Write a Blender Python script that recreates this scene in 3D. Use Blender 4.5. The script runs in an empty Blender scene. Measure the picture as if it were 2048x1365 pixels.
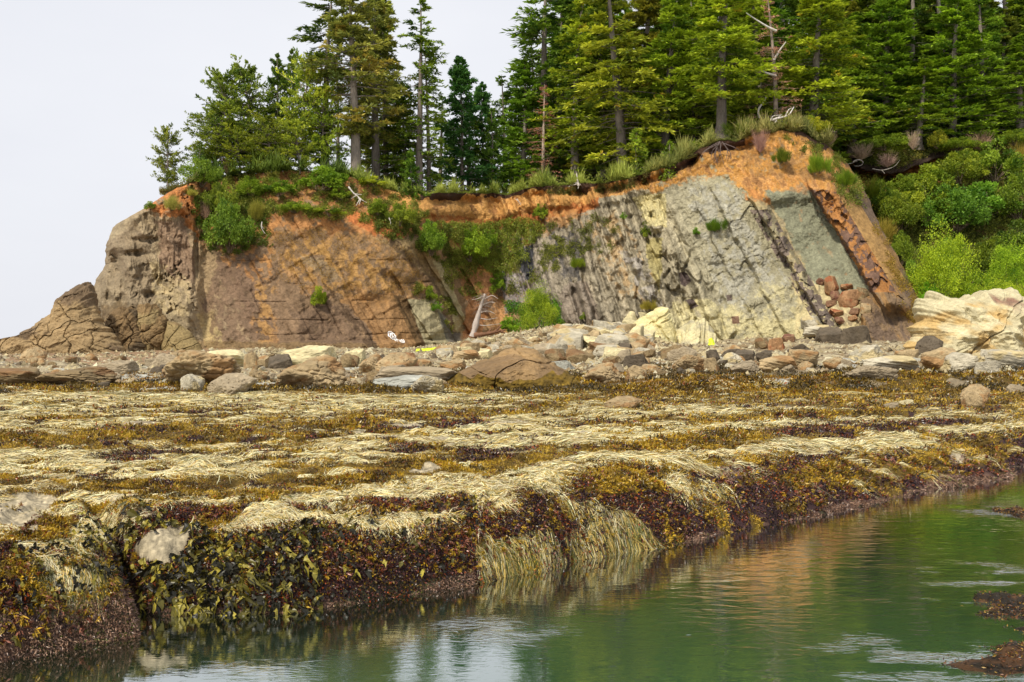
import bpy, math, random
import numpy as np
from mathutils import Matrix, Vector

# ------------------------------------------------------------------ camera, sky, sun, exposure
sc = bpy.context.scene
COL = sc.collection
F = 2000.0          # focal length in photo pixels (photo is 2048 wide)
HZ = 690.0          # horizon row
CH = 1.7            # camera height over the rock bench (bench top is z=0)
WL = -0.8           # water level
cam_d = bpy.data.cameras.new("camera")
cam = bpy.data.objects.new("camera", cam_d)
COL.objects.link(cam)
cam.location = (0, 0, CH)
cam.rotation_euler = (math.radians(90), 0, 0)
cam_d.sensor_width = 36.0
cam_d.lens = 36.0 * F / 2048.0
cam_d.shift_y = (HZ - 682.5) / 2048.0
cam_d.clip_start = 0.1
cam_d.clip_end = 30000
sc.camera = cam

SUN_ELEV, SUN_AZ = 52.0, 215.0      # azimuth clockwise from +Y: behind the camera, to the left
w = bpy.data.worlds.new("World")
sc.world = w
w.use_nodes = True
nt = w.node_tree
nt.nodes.clear()
wo = nt.nodes.new("ShaderNodeOutputWorld")
bg = nt.nodes.new("ShaderNodeBackground")
sky = nt.nodes.new("ShaderNodeTexSky")
sky.sky_type = 'NISHITA'
sky.sun_disc = False
sky.sun_elevation = math.radians(SUN_ELEV)
sky.sun_rotation = math.radians(SUN_AZ)
sky.dust_density = 4.0
sky.air_density = 1.0
tc = nt.nodes.new("ShaderNodeTexCoord")
mp = nt.nodes.new("ShaderNodeMapping")
mp.inputs['Scale'].default_value = (1.0, 1.0, 3.0)
nz = nt.nodes.new("ShaderNodeTexNoise")
nz.inputs['Scale'].default_value = 1.6
nz.inputs['Detail'].default_value = 5
rp = nt.nodes.new("ShaderNodeValToRGB")
rp.color_ramp.elements[0].position = 0.3
rp.color_ramp.elements[0].color = (7.3, 7.45, 8.0, 1)
rp.color_ramp.elements[1].position = 0.7
rp.color_ramp.elements[1].color = (8.2, 8.3, 8.7, 1)
mx = nt.nodes.new("ShaderNodeMix")
mx.data_type = 'RGBA'
mx.inputs[0].default_value = 0.93      # thin unbroken cloud over the clear sky
nt.links.new(tc.outputs['Generated'], mp.inputs['Vector'])
nt.links.new(mp.outputs['Vector'], nz.inputs['Vector'])
nt.links.new(nz.outputs['Fac'], rp.inputs['Fac'])
nt.links.new(sky.outputs['Color'], mx.inputs[6])
nt.links.new(rp.outputs['Color'], mx.inputs[7])
nt.links.new(mx.outputs[2], bg.inputs['Color'])
bg.inputs['Strength'].default_value = 0.1
nt.links.new(bg.outputs['Background'], wo.inputs['Surface'])

sun_d = bpy.data.lights.new("sun", 'SUN')
sun = bpy.data.objects.new("sun", sun_d)
COL.objects.link(sun)
sun_d.energy = 4.0
sun_d.angle = math.radians(5)
sun_d.color = (1.0, 0.93, 0.80)
_a, _e = math.radians(SUN_AZ), math.radians(SUN_ELEV)
sdir = Vector((math.sin(_a) * math.cos(_e), math.cos(_a) * math.cos(_e), math.sin(_e)))
sun.rotation_euler = sdir.to_track_quat('Z', 'Y').to_euler()
sun.location = sdir * 300
sc.view_settings.view_transform = 'Standard'
sc.view_settings.look = 'None'
sc.view_settings.exposure = 0.2
sc.view_settings.gamma = 1.0

# ------------------------------------------------------------------ helpers
RNG = np.random.default_rng(7)
U = lambda a, b, n=None: RNG.uniform(a, b, n)


def lin(r, g, b):
    c = np.array([r, g, b]) / 255.0
    return np.where(c <= 0.04045, c / 12.92, ((c + 0.055) / 1.055) ** 2.4)


def sm(x, a, b):
    t = np.clip((np.asarray(x, float) - a) / (b - a), 0, 1)
    return t * t * (3 - 2 * t)


def _h(i, j, k, s):
    n = (i.astype(np.int64) * 374761393 + j.astype(np.int64) * 668265263 + k.astype(np.int64) * 2147483647 + s * 1274126177) & 0xffffffff
    n = ((n ^ (n >> 13)) * 1274126177) & 0xffffffff
    n = ((n ^ (n >> 16)) * 2246822519) & 0xffffffff
    return ((n ^ (n >> 15)) & 0xffffff) / float(0xffffff)


def vn(x, y, z=0.0, s=0):
    """value noise, -1..1"""
    x, y, z = np.broadcast_arrays(np.asarray(x, float), y, z)
    flat = z.size and float(np.ptp(z)) == 0.0
    i, j, k = np.floor(x), np.floor(y), np.floor(z)
    fx, fy, fz = x - i, y - j, z - k
    fx, fy, fz = fx * fx * (3 - 2 * fx), fy * fy * (3 - 2 * fy), fz * fz * (3 - 2 * fz)
    def lay(kk):
        a = _h(i, j, kk, s) * (1 - fx) + _h(i + 1, j, kk, s) * fx
        b = _h(i, j + 1, kk, s) * (1 - fx) + _h(i + 1, j + 1, kk, s) * fx
        return a * (1 - fy) + b * fy
    r = lay(k)
    if not flat:
        r = r * (1 - fz) + lay(k + 1) * fz
    return r * 2 - 1


def fbm(x, y, z=0.0, o=4, s=0, g=0.5):
    r, a, t, f = 0.0, 1.0, 0.0, 1.0
    for q in range(o):
        r = r + a * vn(np.asarray(x) * f + q * 17.3, np.asarray(y) * f + q * 5.1, np.asarray(z) * f, s + q)
        t += a
        a *= g
        f *= 2.03
    return r / t


def ridged(x, y, o=3, s=0):
    r, a, t, f = 0.0, 1.0, 0.0, 1.0
    for q in range(o):
        r = r + a * (1 - 2 * np.abs(vn(x * f + q * 7.7, y * f, 0.0, s + q)))
        t += a
        a *= 0.5
        f *= 2.1
    return r / t


def worley(x, y, s=0, jit=0.9):
    """F1, F2, cell random"""
    x = np.asarray(x, float)
    y = np.asarray(y, float)
    i, j = np.floor(x), np.floor(y)
    f1 = np.full(x.shape, 9.0)
    f2 = np.full(x.shape, 9.0)
    cid = np.zeros(x.shape)
    for di in (-1, 0, 1):
        for dj in (-1, 0, 1):
            ci, cj = i + di, j + dj
            z0 = np.zeros_like(ci)
            qx = ci + 0.5 + jit * (_h(ci, cj, z0, s) - 0.5)
            qy = cj + 0.5 + jit * (_h(ci, cj, z0, s + 91) - 0.5)
            d = np.hypot(x - qx, y - qy)
            nearer = d < f1
            f2 = np.where(nearer, f1, np.minimum(f2, d))
            cid = np.where(nearer, _h(ci, cj, z0, s + 33), cid)
            f1 = np.where(nearer, d, f1)
    return f1, f2, cid


def P(px, py, d):
    return np.stack(np.broadcast_arrays((np.asarray(px, float) - 1024) / F * d, np.asarray(d, float),
                                        CH + (HZ - np.asarray(py, float)) / F * d), -1)


def inside(px, py, poly):
    poly = np.asarray(poly, float)
    r = np.zeros(px.shape, bool)
    m = (px >= poly[:, 0].min()) & (px <= poly[:, 0].max()) & (py >= poly[:, 1].min()) & (py <= poly[:, 1].max())
    x, y = px[m], py[m]
    q = np.zeros(x.shape, bool)
    n = len(poly)
    for a in range(n):
        x0, y0 = poly[a]
        x1, y1 = poly[(a + 1) % n]
        if y0 == y1:
            continue
        c = ((y0 > y) != (y1 > y)) & (x < (x1 - x0) * (y - y0) / (y1 - y0) + x0)
        q ^= c
    r[m] = q
    return r


def mesh_data(name, v, f, mat, col=None, smooth=True):
    v = np.ascontiguousarray(v, np.float32).reshape(-1, 3)
    f = np.ascontiguousarray(f, np.int32)
    me = bpy.data.meshes.new(name)
    k = f.shape[1]
    me.vertices.add(len(v))
    me.vertices.foreach_set('co', v.ravel())
    me.loops.add(f.size)
    me.loops.foreach_set('vertex_index', f.ravel())
    me.polygons.add(len(f))
    me.polygons.foreach_set('loop_start', np.arange(0, f.size, k, dtype=np.int32))
    me.polygons.foreach_set('loop_total', np.full(len(f), k, np.int32))
    if col is not None:
        c = np.ones((len(v), 4), np.float32)
        c[:, :3] = np.clip(col, 0.002, 0.95)
        at = me.color_attributes.new('Col', 'FLOAT_COLOR', 'POINT')
        at.data.foreach_set('color', c.ravel())
    me.update(calc_edges=True)
    me.polygons.foreach_set('use_smooth', np.full(len(f), smooth, bool))
    me.materials.append(mat)
    return me


def link(name, me, parent=None, loc=None, color=None):
    o = bpy.data.objects.new(name, me)
    COL.objects.link(o)
    if parent is not None:
        o.parent = parent
    if loc is not None:
        o.location = loc
    if color is not None:
        o.color = tuple(color) + (1,)
    return o


def grid_faces(nr, nc, wrap=False):
    i = np.arange(nr - 1)[:, None]
    j = np.arange(nc if wrap else nc - 1)[None, :]
    j2 = (j + 1) % nc
    return np.stack([i * nc + j, i * nc + j2, (i + 1) * nc + j2, (i + 1) * nc + j], -1).reshape(-1, 4)


def empty(name, loc=(0, 0, 0), rz=0.0):
    o = bpy.data.objects.new(name, None)
    COL.objects.link(o)
    o.location = loc
    o.rotation_euler = (0, 0, rz)
    o.empty_display_size = 0.2
    return o


def tag(o, label, cat, group=None):
    o['label'] = label
    o['category'] = cat
    if group:
        o['group'] = group
    elif 'group' in o:
        del o['group']
    return o


def copy_tree(root):
    r = root.copy()
    COL.objects.link(r)
    for ch in root.children:
        c = ch.copy()
        COL.objects.link(c)
        c.parent = r
    return r


def leaves(c, d, n, L, W, fold=0.0):
    """diamond leaf per row: centre base c, direction d, side hint n"""
    d = d / (np.linalg.norm(d, axis=1, keepdims=True) + 1e-9)
    side = np.cross(d, n)
    side /= (np.linalg.norm(side, axis=1, keepdims=True) + 1e-9)
    L = np.asarray(L)[:, None] if np.ndim(L) else L
    W = np.asarray(W)[:, None] if np.ndim(W) else W
    up = np.cross(side, d)
    v = np.stack([c, c + d * L * 0.45 + side * W * 0.5 + up * fold * W, c + d * L, c + d * L * 0.45 - side * W * 0.5 + up * fold * W], 1)
    f = np.arange(len(c) * 4).reshape(-1, 4)
    return v.reshape(-1, 3), f


def rep4(c):
    return np.repeat(c, 4, axis=0)


def tubes(paths, radii, seg=6):
    """paths (n,k,3), radii (n,k) -> verts, quads"""
    paths = np.asarray(paths, float)
    radii = np.asarray(radii, float)
    n, k, _ = paths.shape
    t = np.gradient(paths, axis=1)
    t /= (np.linalg.norm(t, axis=2, keepdims=True) + 1e-9)
    ref = np.where(np.abs(t[..., 2:3]) > 0.9, np.array([1.0, 0, 0]), np.array([0, 0, 1.0]))
    a = np.cross(t, ref)
    a /= (np.linalg.norm(a, axis=2, keepdims=True) + 1e-9)
    b = np.cross(t, a)
    th = np.arange(seg) * 2 * math.pi / seg
    v = (paths[:, :, None] + radii[:, :, None, None] * (a[:, :, None] * np.cos(th)[None, None, :, None] + b[:, :, None] * np.sin(th)[None, None, :, None]))
    g = grid_faces(k, seg, True)
    f = (g[None] + (np.arange(n) * k * seg)[:, None, None]).reshape(-1, 4)
    return v.reshape(-1, 3), f


def join(parts):
    vs, fs, o = [], [], 0
    for v, f in parts:
        vs.append(v)
        fs.append(f + o)
        o += len(v)
    return np.concatenate(vs), np.concatenate(fs)


# ------------------------------------------------------------------ materials
def node(nt, kind, **kw):
    n = nt.nodes.new(kind)
    for k, v in kw.items():
        if k in n.inputs.keys():
            n.inputs[k].default_value = v
        else:
            setattr(n, k, v)
    return n


def mat_surface(name, rough=0.85, spec=0.3, mott=((1.5, 0.35), (9.0, 0.3)), bump=((3.0, 0.5, 0.3), (14.0, 0.4, 0.1)),
                stretch=(1, 1, 1), rot=(0, 0, 0), base=None, pits=None, rand=False):
    """vertex/base colour x object tint x mottling noises, several bumps"""
    m = bpy.data.materials.new(name)
    m.use_nodes = True
    nt = m.node_tree
    b = nt.nodes['Principled BSDF']
    b.inputs['Roughness'].default_value = rough
    b.inputs['Specular IOR Level'].default_value = spec
    tc = node(nt, 'ShaderNodeTexCoord')
    mp = node(nt, 'ShaderNodeMapping')
    mp.inputs['Scale'].default_value = stretch
    mp.inputs['Rotation'].default_value = rot
    nt.links.new(tc.outputs['Object'], mp.inputs['Vector'])
    vec = mp.outputs['Vector']
    oi = node(nt, 'ShaderNodeObjectInfo')
    if rand:
        ad = node(nt, 'ShaderNodeVectorMath', operation='ADD')
        ml = node(nt, 'ShaderNodeMath', operation='MULTIPLY')
        ml.inputs[1].default_value = 53.0
        nt.links.new(oi.outputs['Random'], ml.inputs[0])
        nt.links.new(vec, ad.inputs[0])
        nt.links.new(ml.outputs[0], ad.inputs[1])
        vec = ad.outputs[0]
    if base is None:
        at = node(nt, 'ShaderNodeAttribute', attribute_name='Col')
        c = at.outputs['Color']
    else:
        rg = node(nt, 'ShaderNodeRGB')
        rg.outputs[0].default_value = tuple(base) + (1,)
        c = rg.outputs[0]
    mm = node(nt, 'ShaderNodeMix', data_type='RGBA', blend_type='MULTIPLY')
    mm.inputs[0].default_value = 1.0
    nt.links.new(c, mm.inputs[6])
    nt.links.new(oi.outputs['Color'], mm.inputs[7])
    c = mm.outputs[2]
    for sca, amt in mott:
        n = node(nt, 'ShaderNodeTexNoise', Scale=sca, Detail=4.0, Roughness=0.6)
        nt.links.new(vec, n.inputs['Vector'])
        mr = node(nt, 'ShaderNodeMapRange')
        mr.inputs[1].default_value = 0.3
        mr.inputs[2].default_value = 0.7
        mr.inputs[3].default_value = 1 - amt
        mr.inputs[4].default_value = 1 + amt
        nt.links.new(n.outputs['Fac'], mr.inputs[0])
        k = node(nt, 'ShaderNodeVectorMath', operation='SCALE')
        nt.links.new(c, k.inputs[0])
        nt.links.new(mr.outputs[0], k.inputs['Scale'])
        c = k.outputs[0]
    nt.links.new(c, b.inputs['Base Color'])
    last = None
    for sca, st, dist in bump:
        n = node(nt, 'ShaderNodeTexNoise', Scale=sca, Detail=5.0, Roughness=0.65)
        nt.links.new(vec, n.inputs['Vector'])
        bp = node(nt, 'ShaderNodeBump', Strength=st, Distance=dist)
        nt.links.new(n.outputs['Fac'], bp.inputs['Height'])
        if last:
            nt.links.new(last, bp.inputs['Normal'])
        last = bp.outputs['Normal']
    if pits:
        n = node(nt, 'ShaderNodeTexVoronoi', Scale=pits[0])
        nt.links.new(vec, n.inputs['Vector'])
        bp = node(nt, 'ShaderNodeBump', Strength=pits[1], Distance=pits[2])
        nt.links.new(n.outputs['Distance'], bp.inputs['Height'])
        if last:
            nt.links.new(last, bp.inputs['Normal'])
        last = bp.outputs['Normal']
    if last:
        nt.links.new(last, b.inputs['Normal'])
    return m


def mat_leaf(name, rough=0.55, trans=0.3, spec=0.25):
    m = bpy.data.materials.new(name)
    m.use_nodes = True
    nt = m.node_tree
    b = nt.nodes['Principled BSDF']
    out = nt.nodes['Material Output']
    b.inputs['Roughness'].default_value = rough
    b.inputs['Specular IOR Level'].default_value = spec
    at = node(nt, 'ShaderNodeAttribute', attribute_name='Col')
    oi = node(nt, 'ShaderNodeObjectInfo')
    mm = node(nt, 'ShaderNodeMix', data_type='RGBA', blend_type='MULTIPLY')
    mm.inputs[0].default_value = 1.0
    nt.links.new(at.outputs['Color'], mm.inputs[6])
    nt.links.new(oi.outputs['Color'], mm.inputs[7])
    nt.links.new(mm.outputs[2], b.inputs['Base Color'])
    tr = node(nt, 'ShaderNodeBsdfTranslucent')
    nt.links.new(mm.outputs[2], tr.inputs['Color'])
    ms = node(nt, 'ShaderNodeMixShader')
    ms.inputs[0].default_value = trans
    nt.links.new(b.outputs[0], ms.inputs[1])
    nt.links.new(tr.outputs[0], ms.inputs[2])
    nt.links.new(ms.outputs[0], out.inputs['Surface'])
    return m


M_CLIFF = mat_surface('cliff_rock', 0.9, 0.2, ((0.8, 0.16), (4.0, 0.22)), ((1.6, 0.7, 0.5), (7.0, 0.7, 0.15)))
M_ROCK = mat_surface('boulder_rock', 0.88, 0.25, ((0.9, 0.2), (5.0, 0.2)), ((2.0, 0.5, 0.25), (9.0, 0.6, 0.08)), rand=True)
M_GROUND = mat_surface('bench_rock', 0.8, 0.3, ((2.5, 0.2), (18.0, 0.3)), ((7.0, 0.6, 0.06), (40.0, 0.6, 0.012)))
M_BARK = mat_surface('bark', 0.9, 0.2, ((2.5, 0.3), (9.0, 0.25)), ((10.0, 0.6, 0.05),), stretch=(1, 1, 0.25), rand=True)
M_WOOD = mat_surface('weathered_wood', 0.8, 0.3, ((4.0, 0.25),), ((20.0, 0.5, 0.02),), stretch=(1, 1, 0.3))
M_LEAF = mat_leaf('conifer_needles', 0.55, 0.22)
M_BROAD = mat_leaf('broad_leaves', 0.5, 0.38)
M_GRASS = mat_leaf('dry_grass', 0.6, 0.3)
M_WEED = mat_leaf('wet_seaweed', 0.33, 0.15, 0.5)
M_EELGRASS = mat_leaf('surfgrass', 0.42, 0.2, 0.4)
M_PAINT = mat_surface('white_spray_paint', 0.6, 0.4, (), (), base=(0.8, 0.8, 0.8))
M_ALGA = mat_surface('bright_green_alga', 0.5, 0.4, ((6.0, 0.2),), ((12.0, 0.5, 0.05),), base=(0.50, 0.62, 0.012))

# ------------------------------------------------------------------ shore ground (bench, beach, talus foot)
EDGE = np.array([(-14, 2.0), (-6, 6.9), (-4.0, 7.85), (-3.30, 8.6), (-3.55, 9.34), (-2.86, 9.22), (-2.0, 9.3),
                 (-1.2, 9.95), (-0.15, 10.6), (0.9, 11.6), (1.9, 12.4), (4.1, 14.3), (7.0, 16.9), (9.7, 19.0), (10.0, 20.6), (10.6, 20.4),
                 (14, 22.5), (30, 31)])
SD = np.array([math.cos(math.radians(24)), math.sin(math.radians(24))])    # strike of the ridges


def edge_dist(X, Y):
    best = np.full(np.shape(X), 1e9)
    sgn = np.ones(np.shape(X))
    bp = np.zeros(np.shape(X))
    for a in range(len(EDGE) - 1):
        p, q = EDGE[a], EDGE[a + 1]
        ex, ey = q - p
        L2 = ex * ex + ey * ey
        t = np.clip(((X - p[0]) * ex + (Y - p[1]) * ey) / L2, 0, 1)
        dx, dy = X - p[0] - t * ex, Y - p[1] - t * ey
        d = np.hypot(dx, dy)
        cr = ex * dy - ey * dx
        pr = np.abs(cr) / math.sqrt(L2)
        m = (d < best - 1e-6) | ((np.abs(d - best) <= 1e-6) & (pr > bp))
        best = np.where(m, d, best)
        bp = np.where(m, pr, bp)
        sgn = np.where(m, np.where(cr >= 0, 1.0, -1.0), sgn)
    return best * sgn


def G(X, Y, fine=True):
    X = np.asarray(X, float)
    Y = np.asarray(Y, float)
    e = np.where(Y < 34, edge_dist(X, Y) , 20.0)
    e = e + (0.16 * fbm(X * 1.3, Y * 1.3, 0.0, 3, 5) if fine else 0) * sm(Y, 34, 30)
    wd = 0.24 + 0.95 * sm(X, 0.5, 7) + 0.22 * sm(X, -3.4, -3.0) * sm(X, .5, -1)
    prof = np.where(e > 0, -0.88 + 0.88 * (1 - np.exp(-np.maximum(e, 0) / wd)), np.maximum(-0.88 + e * 1.6, -2.6))
    a = X * SD[0] + Y * SD[1]
    b = -X * SD[1] + Y * SD[0]
    bm = sm(e, 0.2, 2.0)
    ridge = 0.10 * ridged(a / 9.0, b / 1.5, 2, 11) + 0.05 * fbm(a / 2.0, b / 0.8, 0.0, 3, 21)
    z = prof + ridge * bm
    if fine:
        z = z + (.045 * (1 - 2 * np.abs(vn(X * 1.7 + .6 * vn(X * 3, Y * 3, 0.0, 13), Y * 3.0, 0.0, 12))) + .03 * (1 - 2 * np.abs(vn(X * 4.2, Y * 6.2, 0.0, 14)))) * sm(Y, 50, 25)
    if fine:
        z = z + 0.035 * fbm(X * 2.6, Y * 2.6, 0.0, 4, 31) * (1 + 1.8 * (1 - bm)) * sm(Y, 60, 30)
        z = z + 0.05 * fbm(X * 7, Y * 7, 0.0, 2, 35) * (1 - bm) * (e > -0.5)
    # cleft between the corner block and the shelf
    px0, py0, qx0, qy0 = -3.5, 9.25, -4.5, 10.7
    tt_ = np.clip(((X - px0) * (qx0 - px0) + (Y - py0) * (qy0 - py0)) / ((qx0 - px0) ** 2 + (qy0 - py0) ** 2), 0, 1)
    dc = np.hypot(X - px0 - tt_ * (qx0 - px0) + .08 * vn(Y * 3, X, 0.0, 17), Y - py0 - tt_ * (qy0 - py0))
    z = z - .62 * np.exp(-(dc / .13) ** 2) * (1 - .8 * tt_)
    # golden-weed ledges on the right middle distance
    l1 = sm(Y - 0.25 * X, 33.0, 34.0) * sm(X, 2, 7) * 0.30
    # rising shore
    px = 1024 + F * X / np.maximum(Y, 1)
    rise = 0.35 * sm(Y, 34, 50) + 0.35 * sm(Y, 48, 75) + 0.5 * sm(Y, 75, 100)
    tal = np.interp(px, [700, 860, 950, 1100, 1250, 1400, 1600, 1750, 1900, 2100], [0, .1, .9, 2.2, 1.5, .4, .9, 1.1, .6, .5])
    rise = rise + tal * sm(Y, 68, 104)
    z = z + rise + l1 * (1 + 0.5 * fbm(X / 2.0, Y / 3.0, 0.0, 3, 44))
    z = z + sm(Y, 32, 40) * (0.22 * fbm(X / 3.0, Y / 4.0, 0.0, 4, 51) + 0.16 * (ridged(X / 2.0, Y / 2.5, 4, 55)))
    return z


def ground_hit(px, py):
    """distance at which the ray through a photo pixel meets the shore"""
    Y = np.concatenate([np.arange(7, 34, 0.1), np.arange(34, 125, 0.5)])
    zz = CH + (HZ - py) / F * Y
    g = G((px - 1024) / F * Y, Y, False)
    k = np.nonzero(zz <= g)[0]
    return float(Y[k[0]]) if len(k) else 110.0


gpx = np.concatenate([np.linspace(-900, -360, 30)[:-1], np.linspace(-360, -60, 110)[:-1], np.linspace(-60, 2110, 1560), np.linspace(2110, 2440, 120)[1:], np.linspace(2440, 3000, 30)[1:]])
pyl = np.concatenate([np.linspace(1600, 1400, 60)[:-1], np.linspace(1400, 790, 740)])
gY = np.concatenate([3400.0 / (pyl - 690.0), 3400.0 / (np.linspace(789.6, 718, 250) - 690.0), [125, 132, 140, 150]])
GX = (gpx[None, :] - 1024) / F * gY[:, None]
GY = np.repeat(gY[:, None], len(gpx), 1)
GE = np.where(GY < 34, edge_dist(GX, GY), 20.0)
GZ = G(GX, GY)
GPX = 1024 + F * GX / GY
GPY = HZ - F * (GZ - CH) / GY
ga = GX * SD[0] + GY * SD[1]
gb = -GX * SD[1] + GY * SD[0]
# what covers the bench: 0 surfgrass, 1 golden rockweed, 2 dark purple weed, 3 bare rock
wpx = GPX + 40 * fbm(ga / 1.8, gb / 0.7, 0.0, 3, 61)
wpy = GPY + (9 + (GPY - 780) * 0.045) * fbm(ga / 1.1, gb / 0.45, 0.0, 4, 62)
CL = np.zeros(GX.shape, np.int8)
nn = fbm(ga / 2.6, gb / 0.55, 0.0, 4, 63)
n2 = fbm(ga / 1.2, gb / 0.45, 0.0, 4, 64)
n5 = fbm(GX * 3.2, GY * 3.2, 0.0, 3, 67)
n3 = fbm(GX / 1.1, GY / 1.1, 0.0, 4, 65)
gold = [
    [(-80, 872), (60, 862), (300, 850), (560, 842), (880, 822), (1130, 806), (1130, 816), (900, 842), (800, 860), (620, 884), (300, 896), (160, 905), (-80, 905)],
    [(-80, 950), (140, 962), (300, 962), (480, 945), (600, 930), (900, 908), (1200, 880), (1480, 862), (2060, 826), (2060, 846), (1600, 878), (1300, 905), (1100, 925), (900, 958), (640, 985), (300, 998), (-80, 985)],
    [(1120, 950), (1250, 922), (1350, 928), (1420, 962), (1370, 1000), (1200, 985)],
    [(-80, 1000), (200, 985), (330, 1000), (260, 1030), (120, 1060), (60, 1110), (-80, 1100)],
    [(-80, 1090), (60, 1100), (180, 1100), (230, 1130), (120, 1150), (-80, 1150)],
    [(1480, 905), (1640, 905), (1780, 900), (2020, 872), (2060, 900), (1960, 935), (1800, 950), (1680, 965), (1560, 975)],
    [(1150, 800), (1200, 772), (1500, 765), (2100, 762), (2100, 830), (1700, 818), (1400, 812), (1250, 818)],
    [(0, 768), (200, 778), (430, 778), (700, 775), (900, 782), (1160, 784), (1160, 792), (700, 788), (0, 784)],
    [(1300, 838), (1700, 818), (2060, 806), (2060, 818), (1700, 836), (1400, 850)],
    [(640, 825), (1000, 800), (1180, 795), (1160, 806), (900, 815), (680, 835)],
    [(820, 940), (1000, 925), (1080, 935), (960, 962), (860, 962)],
]
dark = [
    [(180, 915), (290, 890), (330, 915), (220, 935)],
    [(760, 880), (830, 885), (820, 910), (765, 905)],
    [(700, 850), (960, 838), (980, 846), (720, 866)],
    [(330, 945), (200, 950), (130, 955), (220, 968), (330, 962)],
    [(1020, 875), (1100, 868), (1100, 880), (1020, 885)],
    [(900, 905), (1060, 890), (1100, 900), (940, 920)],
    [(780, 1015), (900, 990), (980, 1000), (880, 1030)],
    [(1030, 975), (1150, 985), (1110, 1010), (1010, 1000)],
    [(1090, 1020), (1170, 985), (1270, 1010), (1260, 1045), (1130, 1060)],
    [(1110, 955), (1170, 965), (1150, 990), (1110, 985)],
    [(1350, 940), (1450, 935), (1620, 905), (1720, 900), (1500, 960), (1380, 965)],
    [(1560, 855), (1900, 840), (1960, 850), (1600, 872)],
    [(560, 1010), (720, 1000), (900, 1010), (760, 1035), (560, 1030)],
    [(160, 1060), (350, 1000), (500, 1010), (420, 1060), (200, 1100)],
]
for pl in gold:
    CL[inside(wpx, wpy, pl) & (nn > -0.42)] = 1
CL[(nn < -0.30) & (CL == 0) & (GPY > 800)] = 1
CL[(nn < -0.42) & (n2 < -0.1) & (GPY > 800)] = 2
for pl in dark:
    CL[inside(wpx, wpy, pl) & (n3 > -0.45)] = 2
# the sloping seaward wall: dark weeds, gold on the shoulder, bare pinkish crust at the water
steep = GE < (0.25 + 0.75 * sm(GX, 0, 7) + 0.35 * n3 + 0.25 * sm(GX, -2.4, -0.3))
CL[steep & (CL != 1) & (n2 < 0.42)] = 2
CL[steep & (n2 > 0.20) & (n3 > 0.0)] = 1
for pl in ([(120, 1115), (170, 1080), (260, 1050), (360, 1045), (440, 1062), (560, 1045), (640, 1030), (760, 1060), (880, 1040), (960, 1090), (980, 1180), (600, 1260), (250, 1260), (200, 1200)],
           [(-80, 1160), (100, 1150), (220, 1160), (280, 1190), (280, 1320), (-80, 1420)]):
    CL[inside(GPX + 20 * n2, GPY + 14 * n3, pl)] = 2
for pl in ([(400, 1080), (560, 1060), (700, 1085), (720, 1110), (520, 1130), (420, 1120)], [(640, 1050), (760, 1060), (770, 1090), (680, 1095)], [(-60, 1140), (220, 1130), (240, 1180), (60, 1185)],
           [(700, 1120), (760, 1115), (800, 1150), (720, 1160)]):
    CL[inside(GPX + 20 * n2, GPY + 14 * n3, pl) & (n2 + n3 > -0.1)] = 1
CL[(GPX < 262) & (GPY > 1075) & (CL == 0)] = 1
CL[inside(GPX + 14 * n2, GPY + 8 * n3, [(130, 1090), (160, 1040), (230, 1030), (270, 1040), (250, 1070), (190, 1090), (160, 1120)])] = 0
for pl in ([(1130, 1000), (1230, 985), (1290, 1000), (1330, 1090), (1290, 1110), (960, 1160), (960, 1100), (1060, 1070), (1130, 1060), (1200, 1040)],
           [(1380, 985), (1400, 940), (1520, 940), (1520, 1000), (1530, 1050), (1430, 1060), (1400, 1020)],
           [(1230, 985), (1270, 985), (1330, 1080), (1280, 1095), (1220, 1030)]):
    CL[inside(GPX + 26 * n2, GPY + 16 * n3, pl) & (n2 + .5 * n3 > -0.1) & (RNG.random(GX.shape) < .5)] = 0
CL[(GE < 1.2) & (GZ < WL + 0.07 + 0.12 * n3 + 0.10 * n2 + 0.28 * sm(GPX, 300, 240)) & ~((GPX > 950) & (GPX < 1340))] = 3
CL[(n3 > 0.36) & (nn > 0.12) & (GPY > 800) & ~steep] = 3
for pl in ([(-60, 1000), (60, 985), (120, 995), (80, 1040), (70, 1065), (-60, 1050)], [(280, 1090), (300, 1060), (345, 1050), (375, 1052), (350, 1100), (320, 1120), (285, 1110)],
           [(230, 1030), (290, 1015), (320, 1025), (260, 1045)], [(1380, 940), (1480, 925), (1500, 950), (1460, 960), (1400, 950)], [(1900, 915), (1925, 905), (1935, 925), (1905, 930)]):
    CL[inside(GPX + 10 * n2, GPY + 6 * n2, pl)] = 3
BARN = np.zeros(GX.shape, bool)
for pl in ([(-60, 1000), (60, 985), (120, 995), (80, 1040), (70, 1065), (-60, 1050)], [(270, 1095), (300, 1055), (350, 1045), (385, 1050), (356, 1105), (325, 1130), (285, 1115)], [(1900, 915), (1925, 905), (1935, 925), (1905, 930)]):
    BARN |= inside(GPX + 22 * n2 + 10 * n5, GPY + 12 * n3 + 8 * n5, pl) & (n5 > -.22)
CL[BARN] = 3
far = GY > 36
CL[far] = 3
CL[far & (GPY > 744) & (GPX > 1150) & (nn + n3 > -0.15) & (GPY > 752 - 10 * sm(GPX, 1500, 1900))] = 1
CL[far & (GPY > 770) & (nn > -0.1)] = 1
n4 = fbm(ga * 1.6, gb * 3.6, 0.0, 3, 66)
near = GPY > 795
CL[near & (CL == 0) & (n4 < -.38)] = 1
CL[near & (CL == 0) & (n4 < -.42)] = 2
CL[near & (CL == 1) & (n4 > .34) & (n3 > -.2)] = 0
CL[near & (CL == 1) & (n5 < -.36)] = 2
CL[near & (CL == 2) & (n5 > .36)] = 1
base_c = np.array([lin(128, 114, 74) * 0.9, lin(96, 76, 24) * 0.8, lin(52, 33, 34), lin(150, 128, 110)])
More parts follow.
